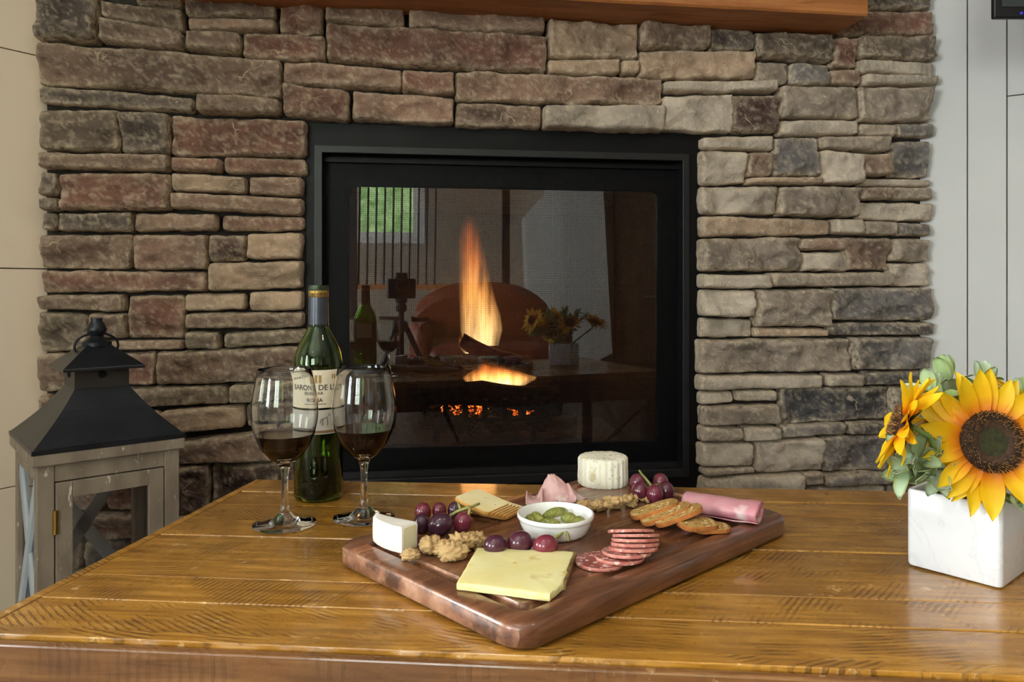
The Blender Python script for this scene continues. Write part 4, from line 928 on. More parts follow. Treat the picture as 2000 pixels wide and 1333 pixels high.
def grape_at(px, py, rpx, label, group, d=None, tilt=(0,0), sit=True, asp=1.0):
    # rest on the board when sit: solve for centre height = radius
    if d is None:
        r = rpx*.9/F
        for _ in range(6): p_ = onz(px, py, ZB0 + r*.98); r = rpx*depth(p_)/F
    else: p_ = atd(px, py, d); r = rpx*d/F
    o = obj('grape', gm, None, p_); tag(o, label, 'grape', group)
    o.scale = (r, r, r*asp); o.rotation_euler = (tilt[0], tilt[1], 0); return o
g1 = 'red grapes beside the soft cheese'; g2 = 'dark grapes behind the cheddar slab'; g3 = 'dark grapes beside the round cheese'
grape_at(824,1024,17,'red grape next to the soft cheese wedge, lowest left of its bunch',g1)
grape_at(860,1025,21.5,'large red grape at the front middle of the left bunch',g1,None,(0,1.2))
grape_at(903,1021,18,'purple grape with silvery bloom at the right of the left bunch',g1,None,(.3,.4))
grape_at(826,1001,16,'pale pink grape high at the back of the left bunch',g1,.955)
grape_at(858,998,14,'small pink grape in the back middle of the left bunch',g1,.96)
grape_at(889,998,15,'dark grape under the stem of the left bunch',g1,.96)
grape_at(967,1066,21,'blue-black grape, leftmost of three behind the cheddar slab',g2,None,(0,1.5),True,.95)
grape_at(1016,1060,22,'purple grape, middle of three behind the cheddar slab',g2,None,(0,1.5),True,1.0)
grape_at(1066,1066,21,'wine-red grape with stem, rightmost of three behind the cheddar slab',g2,None,(0,1.5),True,1.0)
grape_at(1246,944,16,'dark grape nearest the round herbed cheese',g3,1.105)
grape_at(1250,961,16.5,'dark purple grape at the lower left of the back bunch',g3)
grape_at(1290,943,15.5,'pinkish purple grape high at the back of the back bunch',g3,1.12)
grape_at(1301,960,16,'wine-red grape at the right of the back bunch',g3)
grape_at(1279,967,16.5,'round dark grape at the front of the back bunch',g3)
def stemthing(label, branches, group=None):
    c0 = branches[0][0]; p0 = atd(*c0); o = thing('grape_vine', label, 'vine', p0)
    for br in branches:
        P_ = [atd(*q)-p0 for q in br]; n = len(P_); MB().tube(P_, [.0022-.0008*i/max(1, n-1) for i in range(n)], 6).build('twig', m_stem, o, True)
    return o
stemthing('pale green stem of the left red grape bunch', [[(880,1008,.925),(892,1000,.925),(908,994,.92),(922,990,.925),(937,984,.93)], [(918,991,.922),(917,999,.918),(915,1007,.915)], [(900,997,.925),(897,988,.93),(895,982,.935)]])
stemthing('pale green stem standing up from the grape behind the cheddar', [[(1072,1056,.868),(1085,1051,.868),(1096,1043,.87),(1104,1036,.872),(1109,1032,.874)], [(1104,1036,.872),(1109,1048,.870),(1110,1058,.866)], [(1030,1066,.872),(1044,1065,.870),(1056,1062,.868)]])
stemthing('olive stem of the dark grape bunch by the round cheese', [[(1274,953,1.09),(1268,944,1.095),(1260,934,1.10),(1253,926,1.10),(1248,919,1.10)], [(1272,951,1.09),(1280,948,1.10),(1288,946,1.105)]])
# ---------------------------------------------------------------- square crackers (fanned stack)
m_crk = pm('herb_cracker', (252,240,192), (246,228,168), 26, 4, .7, bump=.3, bscale=140, spots=[((150,140,92), 190, .69, .03)])
m_crke = pm('cracker_toasted_edge', (214,160,84), (196,138,64), 60, rough=.75)
cpts = [onz(882,974,ZB0+.026), onz(950,1003,ZB0+.020), onz(1000,981,ZB0+.020), onz(932,953,ZB0+.026)]
cx_ = (cpts[1]-cpts[0]); cy_ = (cpts[3]-cpts[0]); ca_ = math.atan2(cx_.y, cx_.x)
cw_ = .053
mbk = MB(); pr = rrect(-cw_/2, cw_/2, -cw_/2, cw_/2, .007, 5)
mbk.cur = 1; mbk.loops([[V((x*.97, y*.97, 0)) for x, y in pr], [V((x, y, .0012)) for x, y in pr], [V((x, y, .0036)) for x, y in pr], [V((x*.98, y*.98, .0046)) for x, y in pr]], True, False)
mbk.cur = 0; mbk.loops([[V((x*.98, y*.98, .0046)) for x, y in pr], [V((x*.5, y*.5, .0048)) for x, y in pr]], False, True)
cme = mbk.mesh('square_cracker', [m_crk, m_crke], 40)
wd = ['topmost','second from the top','third from the top','third from the bottom','second from the bottom','lowest']
Lc, Fc, Bc = onz(882,972,ZB0+.029), onz(950,1004,ZB0+.017), onz(932,952,ZB0+.029)
cen = (Fc+Bc)/2; cen2 = onz(975,1001,ZB0+.0008); e1 = (Fc-Lc).normalized(); e2 = (Bc-Lc); e2 = (e2-e1*e2.dot(e1)).normalized(); e3 = e1.cross(e2)
flat1 = V((e1.x, e1.y, 0)).normalized(); flat2 = V((-flat1.y, flat1.x, 0))
for k in range(6):
    s_ = k/5; x_ = e1.lerp(flat1, s_).normalized(); y_ = e2.lerp(flat2, s_); y_ = (y_-x_*y_.dot(x_)).normalized(); z_ = x_.cross(y_)
    p_ = (cen-V((0,0,.0046))).lerp(cen2, s_); M_ = Matrix(((x_.x,y_.x,z_.x,p_.x),(x_.y,y_.y,z_.y,p_.y),(x_.z,y_.z,z_.z,p_.z),(0,0,0,1)))
    o = obj('square_cracker', cme, None); o.matrix_world = M_
    tag(o, 'herbed square cracker, %s of the fanned stack' % wd[k], 'cracker', 'square crackers')
# ---------------------------------------------------------------- ramekin and gherkins
rp = cw((1085-1000)/F*.912, .912); o = thing('ramekin', 'white porcelain dish of gherkins in the middle of the board', 'bowl', (rp.x, rp.y, ZB0)); RR = .0458; RH = .0245
m_porc = pm('white_porcelain', (246,246,244), rough=.12, coat=.5)
MB().lathe([(.0001,.0012),(.031,.0012),(.032,.0),(.035,.0004),(.0385,.004),(.0425,.013),(.0435,.0175),(.0438,.0185),(.0452,.0192),(RR,.0208),(RR,RH-.0012),(RR-.0008,RH),(RR-.0022,RH),(RR-.003,RH-.001),(.0415,.016),(.0385,.008),(.034,.0045),(.0001,.004)], 64).build('dish_body', m_porc, o, 50)
t = NT('gherkin_skin'); v = t.coords(); vo = t.n('TexVoronoi', None, Vector=v, Scale=330.0).outputs['Distance']
col = t.mix(t.ramp(t.noise(v, 60, 4), [(.35, (0,0,0)), (.65, (1,1,1))]), lin((104,118,40)), lin((168,166,84)))
b = t.pbsdf(Base_Color=col, Roughness=.28); t.t.links.new(t.bump(vo, .7, .0015), b.inputs['Normal']); b.inputs['Coat Weight'].default_value = .3; m_gh = t.m
def gherkin(label, a, b_, za, zb, r):
    p0, p1 = onz(a[0], a[1], ZB0+za), onz(b_[0], b_[1], ZB0+zb); c = (p0+p1)/2; P_ = []; R_l = []
    for i in range(11):
        s_ = i/10; q = p0.lerp(p1, s_) - c; q.z += .0025*math.sin(math.pi*s_); P_.append(q); R_l.append(r*max(.25, math.sin(math.pi*(.08+.84*s_))**.5))
    o = MB().tube(P_, R_l, 12).build('gherkin', m_gh, None, True, loc=c); return tag(o, label, 'gherkin', 'gherkins in the white dish')
gherkin('gherkin with a knobby end, leftmost in the dish', (1040,1006), (1060,1024), .0170, .0120, .0056)
gherkin('long gherkin lying across the back of the dish', (1061,1011), (1107,1000), .0150, .0170, .0060)
gherkin('short rounded gherkin at the right of the dish', (1097,1017), (1124,1015), .0160, .0160, .0064)
gherkin('gherkin lying low along the front of the dish', (1050,1024), (1094,1026), .0115, .0115, .0054)
gherkin('small gherkin tip at the right rim of the dish', (1116,1022), (1141,1018), .0135, .0140, .0046)
gherkin('gherkin half hidden at the left back of the dish', (1028,1014), (1046,1020), .0130, .0120, .0050)
# ---------------------------------------------------------------- salami
m_sal = pm('salami_meat', (144,72,68), (162,92,84), 50, 4, .4, spots=[((222,194,184), 190, .56, .05), ((110,34,38), 90, .64, .05)], coat=.15)
m_sale = pm('salami_rind', (176,92,82), (206,140,124), 120, rough=.5, spots=[((228,196,182), 160, .58, .05)])
mbk = MB(); Nn = 40; SR = .0262
cir = lambda r, z: [V((r*math.cos(2*math.pi*k/Nn)*(1+.015*math.sin(3*2*math.pi*k/Nn)), r*math.sin(2*math.pi*k/Nn), z)) for k in range(Nn)]
mbk.cur = 1; mbk.loops([cir(SR*.985, 0), cir(SR, .0008), cir(SR, .0026), cir(SR*.985, .0033)], True, False)
mbk.cur = 0; mbk.loops([cir(SR*.985, .0033), cir(SR*.5, .0034)], False, True)
sme = mbk.mesh('salami_slice', [m_sal, m_sale], 40)
slab = ['salami slice lying flat on the board, nearest the cheddar','second salami slice from the front of the fan','third salami slice from the front of the fan','fourth salami slice from the front of the fan','fourth salami slice from the back of the fan','third salami slice from the back of the fan','second salami slice from the back of the fan','salami slice on top at the back of the fan']
spx = [(1171,1097,0),(1210,1088,3),(1224,1079,7),(1237,1071,11),(1240,1063,13.5),(1241,1055,15.5),(1242,1047,18),(1233,1039,20)]
rtv = V((cs, -sn, 0))
for k, (x, y, ti) in enumerate(spx):
    ti = math.radians(ti); zc_ = SR*math.sin(ti)+.0006+.0016*min(k, 2)
    p_ = onz(x, y, ZB0+zc_+.0017); p_.z = ZB0+zc_
    o = obj('salami_slice', sme, None, p_); o.rotation_mode = 'QUATERNION'; o.rotation_quaternion = Quaternion(rtv, -ti) @ Quaternion((0,0,1), k*.9)
    tag(o, slab[k], 'salami', 'fanned salami slices')
# ---------------------------------------------------------------- seeded crisps
m_crisp = pm('seeded_crisp', (196,160,92), (168,124,64), 60, 5, .8, bump=.6, bscale=160, spots=[((92,64,38), 230, .60, .05), ((226,202,140), 170, .58, .05)])
m_crispe = pm('crisp_browned_edge', (190,120,56), (158,92,40), 80, rough=.85, bump=.6, bscale=200)
def crisp(label, ends, wid, th, roll, lift):
    """oblong slice: ends = two pixel points (long axis) on the board plane raised by lift; roll tilts the slice about its long axis"""
    p0 = onz(ends[0][0], ends[0][1], ZB0+lift[0]); p1 = onz(ends[1][0], ends[1][1], ZB0+lift[1]); c = (p0+p1)/2; d = (p1-p0); ln = d.length
    pr = [(x*(1+.03*noise.noise(V((x*200, y*200, roll)))), y) for x, y in rrect(-ln/2, ln/2, -wid/2, wid/2, wid*.36, 6)]
    mbk = MB(); mbk.cur = 1; mbk.loops([[V((x*.98, y*.98, -th/2)) for x, y in pr], [V((x, y, -th*.3)) for x, y in pr], [V((x, y, th*.3)) for x, y in pr], [V((x*.985, y*.985, th/2)) for x, y in pr]], True, False)
    mbk.cur = 0; mbk.loops([[V((x*.985, y*.985, th/2)) for x, y in pr], [V((x*.5, y*.5, th/2+.0003)) for x, y in pr]], False, True)
    d.normalize(); o = mbk.build('seeded_cracker', [m_crisp, m_crispe], None, 40, loc=c)
    q = d.to_track_quat('X', 'Z') @ Quaternion((1,0,0), roll); o.rotation_mode = 'QUATERNION'; o.rotation_quaternion = q
    return tag(o, label, 'cracker', 'seeded crispbread slices')
def crisp_at(label, l, r, d, wid, th, seed):
    p0, p1 = atd(l[0], l[1], d), atd(r[0], r[1], d); c = (p0+p1)/2; ln = (p1-p0).length; x_ = (p1-p0).normalized()
    y_ = cw(.10, .99); y_.z = -.02; y_ = (y_-x_*y_.dot(x_)).normalized(); z_ = x_.cross(y_)
    pr = [(x*(1+.03*noise.noise(V((x*200, y*200, seed)))), y*(1+.04*noise.noise(V((x*150, y*150, seed+4))))) for x, y in rrect(-ln/2, ln/2, -wid/2, wid/2, wid*.40, 6)]
    mbk = MB(); mbk.cur = 1; mbk.loops([[V((x*.98, y*.98, -th/2)) for x, y in pr], [V((x, y, -th*.3)) for x, y in pr], [V((x, y, th*.3)) for x, y in pr], [V((x*.985, y*.985, th/2)) for x, y in pr]], True, False)
    mbk.cur = 0; mbk.loops([[V((x*.985, y*.985, th/2)) for x, y in pr], [V((x*.5, y*.5, th/2+.0003)) for x, y in pr]], False, True)
    o = mbk.build('seeded_cracker', [m_crisp, m_crispe], None, 40)
    o.matrix_world = Matrix(((x_.x,y_.x,z_.x,c.x),(x_.y,y_.y,z_.y,c.y),(x_.z,y_.z,z_.z,c.z),(0,0,0,1))); return tag(o, label, 'cracker', 'seeded crispbread slices')
crisp_at('seeded crispbread slice at the back left of the leaning row', (1232,1009), (1324,981), .965, .036, .0058, 1)
crisp_at('seeded crispbread slice in the middle of the leaning row', (1252,1022), (1348,987), .945, .036, .0058, 2)
crisp_at('seeded crispbread slice at the front of the leaning row', (1278,1024), (1370,990), .932, .036, .0058, 3)
crisp('seeded crispbread slice lying flat before the rolled ham', ((1328,1027),(1396,1022)), .034, .0058, .05, (.0095,.0080))
crisp('seeded crispbread slice lowest at the right, tucked under another', ((1352,1033),(1423,1030)), .032, .0048, .0, (.0030,.0030))
# ---------------------------------------------------------------- ham
def ham_mat(name, a, b_, c_, fat): return pm(name, a, b_, 26, 5, .42, bump=.15, bscale=70, sss=.25, coat=.1, spots=[(c_, 40, .60, .08), (fat, 18, .64, .06)])
m_ham1 = ham_mat('cured_ham', (226,182,178), (210,154,152), (236,206,200), (242,222,214))
m_ham2 = ham_mat('cooked_ham', (228,164,172), (214,134,146), (238,192,194), (244,222,218))
def sheet(fn, nu, nv, th, m, name, parent, loc=None):
    g = [[fn(i/nu, j/nv) for i in range(nu+1)] for j in range(nv+1)]
    mb = MB(); W_ = nu+1; fs = [(j*W_+i, j*W_+i+1, (j+1)*W_+i+1, (j+1)*W_+i) for j in range(nv) for i in range(nu)]
    mb.add([p_ for r_ in g for p_ in r_], fs); o = mb.build(name, m, parent, True, loc=loc)
    s_ = o.modifiers.new('thickness', 'SOLIDIFY'); s_.thickness = th; s_.offset = 0
    return o
# rolled cooked ham: a spiral-rolled slice
h0, h1 = onz(1345,984,ZB0+.012), onz(1478,1003,ZB0+.012); hc = (h0+h1)/2; hd = (h1-h0); hl_ = hd.length/2+.004; hd.normalize(); hn = V((-hd.y, hd.x, 0))
o = thing('rolled_ham', 'rolled slice of pink cooked ham at the right end of the board', 'ham', (hc.x, hc.y, ZB0))
def roll(u, v_):
    a = 2*math.pi*(1.9*v_) - 2.4; r = .0200 - .0066*v_; s_ = (u*2-1)*hl_*(1+.05*noise.noise(V((v_*5, 2, 0)))) 
    k = 1+.13*noise.noise(V((u*5, a*.8, 3))); y = r*1.25*k*math.cos(a); z = .0135 + r*.66*k*math.sin(a)
    return V((hd.x*s_+hn.x*y, hd.y*s_+hn.y*y, max(.0006, z)))
sheet(roll, 26, 44, .0011, m_ham2, 'ham_slice', o)
f0 = onz(1330,975,ZB0+.004)-V((hc.x,hc.y,ZB0)); 
def flap(u, v_):
    p_ = hd*(-hl_*.98 + u*.055) + hn*(.004+.030*v_); z = .004+.012*(1-v_)+.003*math.sin(u*9)*v_; return V((p_.x, p_.y, max(.0008, z)))
sheet(flap, 12, 8, .0011, m_ham2, 'loose_flap', o)
# folded cured ham by the crackers
q0 = onz(1078,975,ZB0+.004); o = thing('folded_ham', 'loosely folded slices of pale cured ham behind the gherkin dish', 'ham', (q0.x, q0.y, ZB0))
def fold(cx, cy, wx, wy, hgt, nf, seed, rot):
    def fn(u, v_):
        x = (u-.5)*wx; y = (v_-.5)*wy; ph = u*nf*2*math.pi+seed
        z = hgt*(.5+.5*math.sin(ph))*math.sin(math.pi*min(1, max(0, u)))**.6*(1-.75*abs(v_*2-1)**2) + .004*noise.noise(V((u*6, v_*6, seed))) + .003
        y += .006*math.sin(ph*.5+1); x += .005*math.cos(ph)
        X_ = x*math.cos(rot)-y*math.sin(rot); Y_ = x*math.sin(rot)+y*math.cos(rot)
        return V((cx+X_, cy+Y_, max(.0010, z)))
    return fn
sheet(fold(-.016, -.002, .044, .042, .017, 2.2, .4, -.2), 36, 16, .0011, m_ham1, 'ham_slice', o)
sheet(fold(.016, .004, .050, .044, .020, 1.6, 2.0, .35), 36, 16, .0011, m_ham1, 'ham_slice', o)
def cone(u, v_):                                       # tall draped fold with a pointed crest
    a = (u-.5)*2.4; r = .004+.038*v_; x = r*math.sin(a)+.012*v_; z = .036*(1-v_*.86)-.006*abs(a)*v_; y = -r*math.cos(a)*.65+.008
    return V((x, y, max(.0012, z+.002*noise.noise(V((u*7, v_*7, 2))))))
sheet(cone, 20, 14, .0011, m_ham1, 'draped_slice', o)
# ---------------------------------------------------------------- walnuts
m_wal = pm('walnut_kernel', (204,160,98), (234,204,150), 70, 5, .55, bump=.5, bscale=240, spots=[((142,92,48), 70, .60, .06)])
def walnut_mesh(seed, k):
    rr = random.Random(seed); off = V((seed*3.7, seed*1.3, 2.0)); cut = rr.uniform(-.2, .5)
    def fn(q):
        n = noise.noise(q*2.3+off); n2 = noise.noise(q*4.6+off*2)
        r = .50 + .62*math.sqrt(abs(n)) + .30*math.sqrt(abs(n2)) - .10
        r *= 1 - .35*math.exp(-(q.y/.16)**2)*(1 if q.z > -.2 else .3)              # seam between the two lobes
        return r
    mb = MB().ell((0,0,.55), (1.25,.95,.80), None, 30, 20, fn)
    mb.v = [(x, y, max(.02, z)) for x, y, z in mb.v]
    return mb.mesh('walnut', m_wal, True)
def crumb_mesh(seed):                                                              # broken curved lobe
    P_ = []; R_l = []; rr = random.Random(seed)
    for i in range(12):
        a = -1.3+2.6*i/11; P_.append(V((math.cos(a)*.85-.4, math.sin(a)*.95, .45+.22*math.sin(a*2+seed)))); R_l.append((.40+.10*math.sin(i*1.9+seed))*max(.35, math.sin(math.pi*(i+.8)/12.6)**.5))
    mb = MB().tube(P_, R_l, 12); mb.v = [tuple(V(p_)*(1+.16*noise.noise(V(p_)*3.4+V((seed, 0, 0))))) for p_ in mb.v]; mb.v = [(x, y, max(.02, z)) for x, y, z in mb.v]
    return mb.mesh('walnut', m_wal, True)
wms = [walnut_mesh(s_, 1) for s_ in range(1, 7)]
cms = [crumb_mesh(s_) for s_ in range(5)]
def walnut(px, py, s_, label, group, lift=0.0, k=0, broken=False):
    p_ = onz(px, py, ZB0+lift); o = obj('walnut', cms[k % 5] if broken and k % 4 else wms[k % 6], None, p_, (0, 0, k*1.7)); o.scale = (s_,)*3; return tag(o, label, 'walnut', group)
w1 = 'walnut halves at the front left of the board'
walnut(802,1094,.0100,'small single walnut piece beside the soft cheese wedge',w1,0,0)
walnut(843,1080,.0150,'walnut half at the left of the front pile',w1,0,1)
walnut(868,1084,.0135,'walnut piece wedged inside the middle of the front pile',w1,0,4)
walnut(886,1094,.0155,'walnut half nearest the cheddar slab, front of the pile',w1,0,2)
walnut(900,1074,.0150,'walnut half in the middle back of the front pile',w1,.002,3)
walnut(928,1070,.0145,'walnut half at the right of the front pile, beside the grapes',w1,0,5)
walnut(915,1066,.0115,'walnut piece at the very back of the front pile',w1,.006,0)
w2 = 'broken walnuts in the back pile'
rr = random.Random(21)
ORD = 'first second third fourth fifth sixth seventh eighth ninth tenth eleventh twelfth thirteenth fourteenth fifteenth sixteenth'.split()
for k in range(24):
    lay = k//16; s_ = (k % 16)/15 if lay == 0 else ((k-16)+.5)/8
    x = 1141+116*s_ + rr.uniform(-2.5, 2.5); y = 1003 - 16*s_ - rr.uniform(0, 20)*(1-abs(s_-.4)*.8)
    if lay: x = 1160+80*s_; y = 992-10*s_+rr.uniform(-5, 5)
    walnut(x, y, rr.uniform(.0080, .0100), 'broken walnut in the %s layer of the back pile, %s from the gherkin dish' % (('lower','upper')[lay], ORD[(k % 16) if lay == 0 else k-16]), w2, .007*lay, k, True)
# ================================================================ PLANTER WITH SUNFLOWERS
pL, pF = cw(.4496, .876), cw(.512, .8027); px_ = (pF-pL); pside = px_.length; px_.normalize(); py_ = V((-px_.y, px_.x, 0))
pc0 = pL + px_*pside/2 + py_*pside/2; PH = .0877
pot = thing('square_planter', 'white marbled square ceramic planter at the right end of the table', 'planter', (pc0.x, pc0.y, ZT+.0007), math.atan2(px_.y, px_.x))
t = NT('white_marbled_ceramic'); v = t.coords(); n1 = t.noise(v, 9, 6, .6, 1.2)
vein = t.ramp(t.math('ABSOLUTE', t.math('SUBTRACT', n1, .5)), [(.0, (1,1,1)), (.02, (0,0,0))])
col = t.mix(t.math('MULTIPLY', vein, .22), lin((218,219,222)), lin((170,172,178)))
b = t.pbsdf(Base_Color=col, Roughness=.16); b.inputs['Coat Weight'].default_value = .4; m_pot = t.m
hp_ = pside/2
def rp_(h_, z, r=.006): return [V((x, y, z)) for x, y in rrect(-h_, h_, -h_, h_, r, 5)]
MB().loops([rp_(hp_-.004, 0), rp_(hp_-.001, .0012), rp_(hp_, .004), rp_(hp_, PH-.003), rp_(hp_-.0012, PH-.0006), rp_(hp_-.003, PH), rp_(hp_-.005, PH-.001), rp_(hp_-.006, PH-.004), rp_(hp_-.007, .012)]).build('pot', m_pot, pot, 40)
MB().loops([rp_(hp_-.0068, PH-.03), rp_(hp_-.0068, PH-.014)]).build('moss', pm('planter_moss', (54,70,34), (88,104,54), 90, 5, .95, bump=1.0, bscale=140), pot)
# petals
t = NT('sunflower_petal'); tc = t.n('TexCoord'); v = t.coords(); y = t.n('SeparateXYZ', None, Vector=tc.outputs['Object']).outputs['X']
nz = t.noise(t.coords((1,9,1)), 60, 3)
col = t.ramp(y, [(0, lin((206,84,12))), (.2, lin((242,150,12))), (.42, lin((255,204,14))), (1, lin((255,222,40)))])
col = t.mix(t.math('MULTIPLY', t.ramp(nz, [(.45, (0,0,0)), (.65, (1,1,1))]), .25), col, lin((228,140,10)))
d1 = t.n('BsdfPrincipled', None, Base_Color=col, Roughness=.55); tl_ = t.n('BsdfTranslucent', None, Color=col)
m_petal = t.surf(t.n('MixShader', None, i0=.3, i1=d1.outputs[0], i2=tl_.outputs[0]).outputs[0])
def petal_mesh(seed, curl, wid):
    nu, nv = 8, 4; P_ = []; rr = random.Random(seed)
    for i in range(nu+1):
        u = i/nu; w = wid*(math.sin(math.pi*min(1, .12+u*.90))**.75)*(1 if u < .98 else .12)
        for j in range(nv+1):
            q = j/nv*2-1; z = curl*u*u + .05*math.sin(u*5+seed)*u + .10*wid*4*(q*q)*(.6) + .03*noise.noise(V((u*4, q*2, seed)))
            P_.append((u, q*w, z))
    mb = MB().add(P_, [(i*(nv+1)+j, (i+1)*(nv+1)+j, (i+1)*(nv+1)+j+1, i*(nv+1)+j+1) for i in range(nu) for j in range(nv)])
    return mb.mesh('petal', m_petal, True)
PM = [petal_mesh(s_, c_, w_) for s_, c_, w_ in ((1,-.12,.20),(2,.10,.18),(3,-.28,.22),(4,.22,.19),(5,-.02,.21))]
m_seedA = pm('sunflower_seed_dark', (42,26,14), (74,48,24), 300, 3, .8)
m_seedB = pm('sunflower_floret_tip', (188,142,72), (120,80,34), 400, 3, .8)
m_greenc = pm('sunflower_centre_green', (58,58,24), (36,34,16), 200, 4, .9, bump=.6)
m_sepal = pm('sunflower_sepal', (96,122,52), (124,146,76), 40, rough=.7)
def sunflower(label, c, nrm, rd, plen, npet, stem_to, seed, two=True):
    nrm = V(nrm).normalized(); rr = random.Random(seed)
    o = thing('sunflower', label, 'sunflower', c)
    R3 = nrm.to_track_quat('Z', 'Y').to_matrix().to_4x4()
    MB().lathe([(.0001,-.007),(rd*.6,-.006),(rd*.95,-.001),(rd,.002),(rd*.92,.007),(rd*.7,.009),(rd*.5,.006),(rd*.3,.004),(.0001,.0035)], 36, M=R3).build('disc', m_seedA, o, True)
    MB().lathe([(rd*.46,.0062),(rd*.25,.0058),(.0001,.0055)], 24, M=R3).build('disc_eye', m_greenc, o, True)
    sd = MB(); sdk = MB()
    for k in range(620):
        f = math.sqrt((k+.5)/620); r = rd*(.42+.6*f) if k else rd; a = k*2.399963; h_ = .0085*math.sin(math.pi*min(1, (1.05-f)*.9+.12))+.001
        p_ = V((r*math.cos(a), r*math.sin(a), h_)); dr_ = V((math.cos(a)*(f-.35)*.9, math.sin(a)*(f-.35)*.9, 1)).normalized()
        s_ = .0010; x = dr_.orthogonal().normalized()*s_*.7; y_ = dr_.cross(x).normalized()*s_*.7; tip = p_+dr_*(.0026+rr.random()*.0016)
        (sd if rr.random() < .42 else sdk).add([R3 @ q for q in (p_+x, p_+y_, p_-x, p_-y_, tip)], [(0,1,4),(1,2,4),(2,3,4),(3,0,4)])
    sd.build('florets', m_seedB, o)['kind'] = 'stuff'; sdk.build('dark_florets', m_seedA, o)['kind'] = 'stuff'
    for ring in range(2 if two else 1):
        for k in range(npet):
            a = 2*math.pi*(k+.5*ring)/npet + rr.uniform(-.08,.08); L = plen*rr.uniform(.86,1.12)*(1-.06*ring)
            M_ = R3 @ Rz(a) @ Matrix.Translation((rd*.86, 0, -.001-.002*ring)) @ Matrix.Rotation(rr.uniform(-.28,.22)+(.12 if ring else -.12), 4, 'Y') @ Matrix.Rotation(rr.uniform(-.35,.35), 4, 'X') @ Matrix.Scale(L, 4)
            pe = obj('petal', PM[rr.randrange(5)], o); pe.matrix_local = M_
    for k in range(9):
        a = 2*math.pi*k/9; M_ = R3 @ Rz(a) @ Matrix.Translation((rd*.5,0,-.006)) @ Matrix.Scale(plen*.62, 4)
        se = obj('sepal', SEP, o); se.matrix_local = M_
    st = V(stem_to)-V(c); b0 = -nrm*.006
    MB().tube([b0, b0-nrm*.02+V((0,0,-.004)), st*.5-nrm*.014, st], .0028, 8).build('stem', m_sepal, o, True)
    return o
_pm = PM[0]
SEP = PM[0].copy(); SEP.materials.clear(); SEP.materials.append(m_sepal)
ptop = V((pc0.x, pc0.y, ZT+PH-.013))
def camn(l, d, z): n_ = cw(l, d); n_.z = z; return n_
sunflower('large open sunflower with dark seed disc facing out of the planter', atd(1934,864,.805), camn(-.10,-1,.20), .0315, .050, 15, ptop+cw(-.004,-.012), 1)
sunflower('yellow sunflower turned left, at the left side of the planter', atd(1764,826,.80), camn(-.86,.40,.34), .016, .043, 15, ptop+cw(-.018,.004), 2)
sunflower('yellow sunflower partly cut off at the right picture edge', atd(2010,788,.93), camn(.45,-.2,.8), .022, .038, 14, ptop+cw(.016,.012), 3)
sunflower('yellow sunflower peeping out behind the pale leaves at the top', atd(1835,800,.93), camn(-.35,.5,.75), .018, .034, 13, ptop+cw(-.006,.018), 4)
# lamb's-ear sprigs
t = NT('pale_felted_leaf'); v = t.coords(); yy = t.math('ABSOLUTE', t.n('SeparateXYZ', None, Vector=v).outputs['Y'])
oi = t.n('ObjectInfo')
c0 = t.mix(oi.outputs['Random'], lin((164,190,122)), lin((206,222,198)))
col = t.mix(t.ramp(yy, [(.16, (0,0,0)), (.27, (1,1,1))]), c0, lin((190,206,130)))
d1 = t.n('BsdfPrincipled', None, Base_Color=col, Roughness=.75); tl_ = t.n('BsdfTranslucent', None, Color=col)
m_leaf = t.surf(t.n('MixShader', None, i0=.25, i1=d1.outputs[0], i2=tl_.outputs[0]).outputs[0])
def leaf_mesh(seed, curl):
    nu, nv = 8, 4; P_ = []
    for i in range(nu+1):
        u = i/nu; w = .27*math.sin(math.pi*min(1, .05+u**1.25*.93))**.55
        for j in range(nv+1): q = j/nv*2-1; P_.append((u, q*w, curl*u*u + .13*q*q*(1-u*.4) + .02*math.sin(u*7+seed)))
    o0 = len(P_); P_ = P_ + [(x, y_, z-.025) for x, y_, z in P_]
    W_ = nv+1; fs = [(i*W_+j, (i+1)*W_+j, (i+1)*W_+j+1, i*W_+j+1) for i in range(nu) for j in range(nv)]
    fs += [tuple(o0+k for k in reversed(f_)) for f_ in fs]
    ring = [i*W_ for i in range(nu+1)] + [nu*W_+j for j in range(1, W_)] + [i*W_+nv for i in range(nu-1, -1, -1)] + [j for j in range(nv-1, 0, -1)]
    fs += [(ring[k], ring[(k+1) % len(ring)], o0+ring[(k+1) % len(ring)], o0+ring[k]) for k in range(len(ring))]
    return MB().add(P_, [tuple(reversed(f_)) for f_ in fs]).mesh('leaf', m_leaf, True)
LM = [leaf_mesh(1,-.2), leaf_mesh(2,.15), leaf_mesh(3,-.45)]
m_lst = pm('felted_stem', (140,158,110), rough=.8)
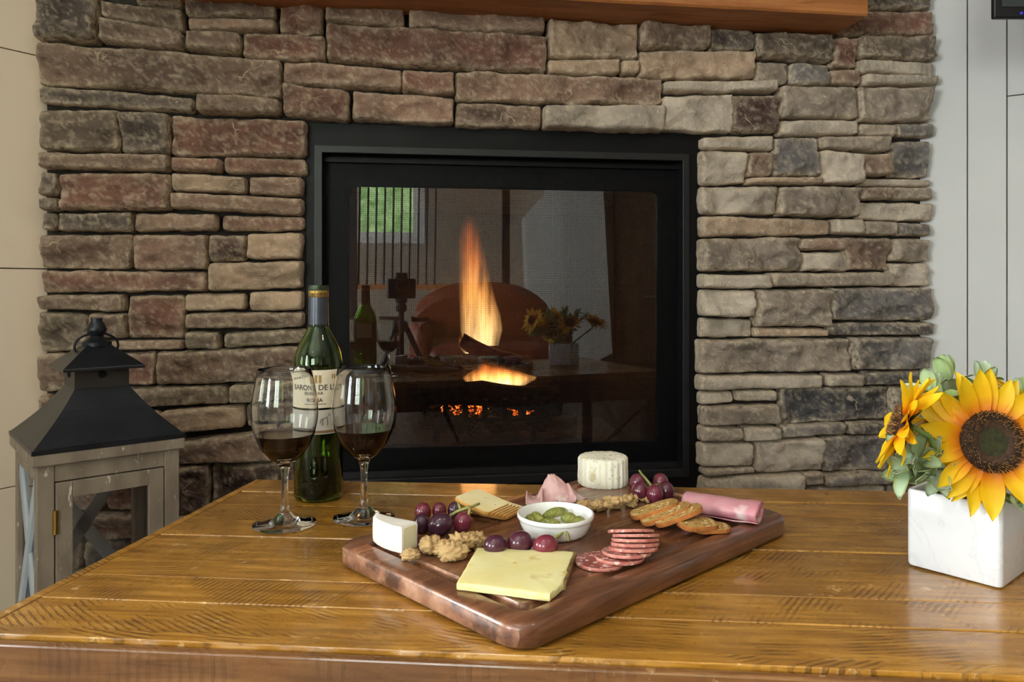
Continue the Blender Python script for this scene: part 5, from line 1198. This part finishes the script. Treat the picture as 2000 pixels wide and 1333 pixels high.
def sprig(label, tip_px, d_tip, base, n, size, seed):
    tip = atd(tip_px[0], tip_px[1], d_tip); base = V(base); rr = random.Random(seed)
    o = thing('leaf_sprig', label, 'foliage', base, 0, 'pale felted leaf sprigs in the planter'); d = tip-base
    P_ = [d*s_ + V((0,0,.012*math.sin(math.pi*s_))) for s_ in (0,.33,.66,1)]
    MB().tube(P_, [.0018,.0016,.0013,.001], 6).build('stem', m_lst, o, True)
    ax_ = d.normalized(); side = ax_.orthogonal().normalized()
    for k in range(n):
        s_ = .42+.58*(k//2)/max(1, (n-1)//2); pos = d*s_ + V((0,0,.012*math.sin(math.pi*s_))); a = (k % 2)*math.pi + (k//2)*1.35 + seed
        out = Quaternion(ax_, a) @ side; dirv = (out*(.95-.35*s_) + ax_*(.35+.5*s_)).normalized(); up = (ax_-dirv*ax_.dot(dirv)).normalized()
        y_ = up.cross(dirv).normalized(); L = size*rr.uniform(.8, 1.15)*(1.05-.25*s_)
        M_ = Matrix(((dirv.x, y_.x, up.x, pos.x), (dirv.y, y_.y, up.y, pos.y), (dirv.z, y_.z, up.z, pos.z), (0,0,0,1))) @ Matrix.Scale(L, 4)
        le = obj('leaf', LM[rr.randrange(3)], o); le.matrix_local = M_
    le = obj('leaf', LM[1], o); xx = ax_; uu = side; y_ = uu.cross(xx); M_ = Matrix(((xx.x, y_.x, uu.x, d.x), (xx.y, y_.y, uu.y, d.y), (xx.z, y_.z, uu.z, d.z), (0,0,0,1))) @ Matrix.Scale(size*.8, 4); le.matrix_local = M_
    return o
for k, (lab_, tp_, d_, n, sz) in enumerate((
    ('pale leaf sprig rising highest above the planter', (1852,748), .90, 14, .042),
    ('pale leaf sprig leaning up left between two sunflowers', (1818,772), .85, 12, .038),
    ('pale leaf sprig reaching left beneath the left sunflower', (1778,894), .80, 12, .036),
    ('pale leaf sprig hanging over the left rim of the planter', (1772,928), .80, 14, .036),
    ('pale leaf sprig upright behind the large sunflower', (1915,752), .91, 12, .040),
    ('pale leaf sprig left of the large sunflower, mid height', (1822,890), .81, 10, .030),
    ('pale leaf sprig at the right behind the large sunflower', (1985,770), .90, 10, .030),
    ('pale leaf sprig drooping over the front right rim', (1990,985), .80, 10, .030))):
    sprig(lab_, tp_, d_, ptop + cw(.012*math.cos(k*2.1), .012*math.sin(k*2.1)), n, sz, k+1)
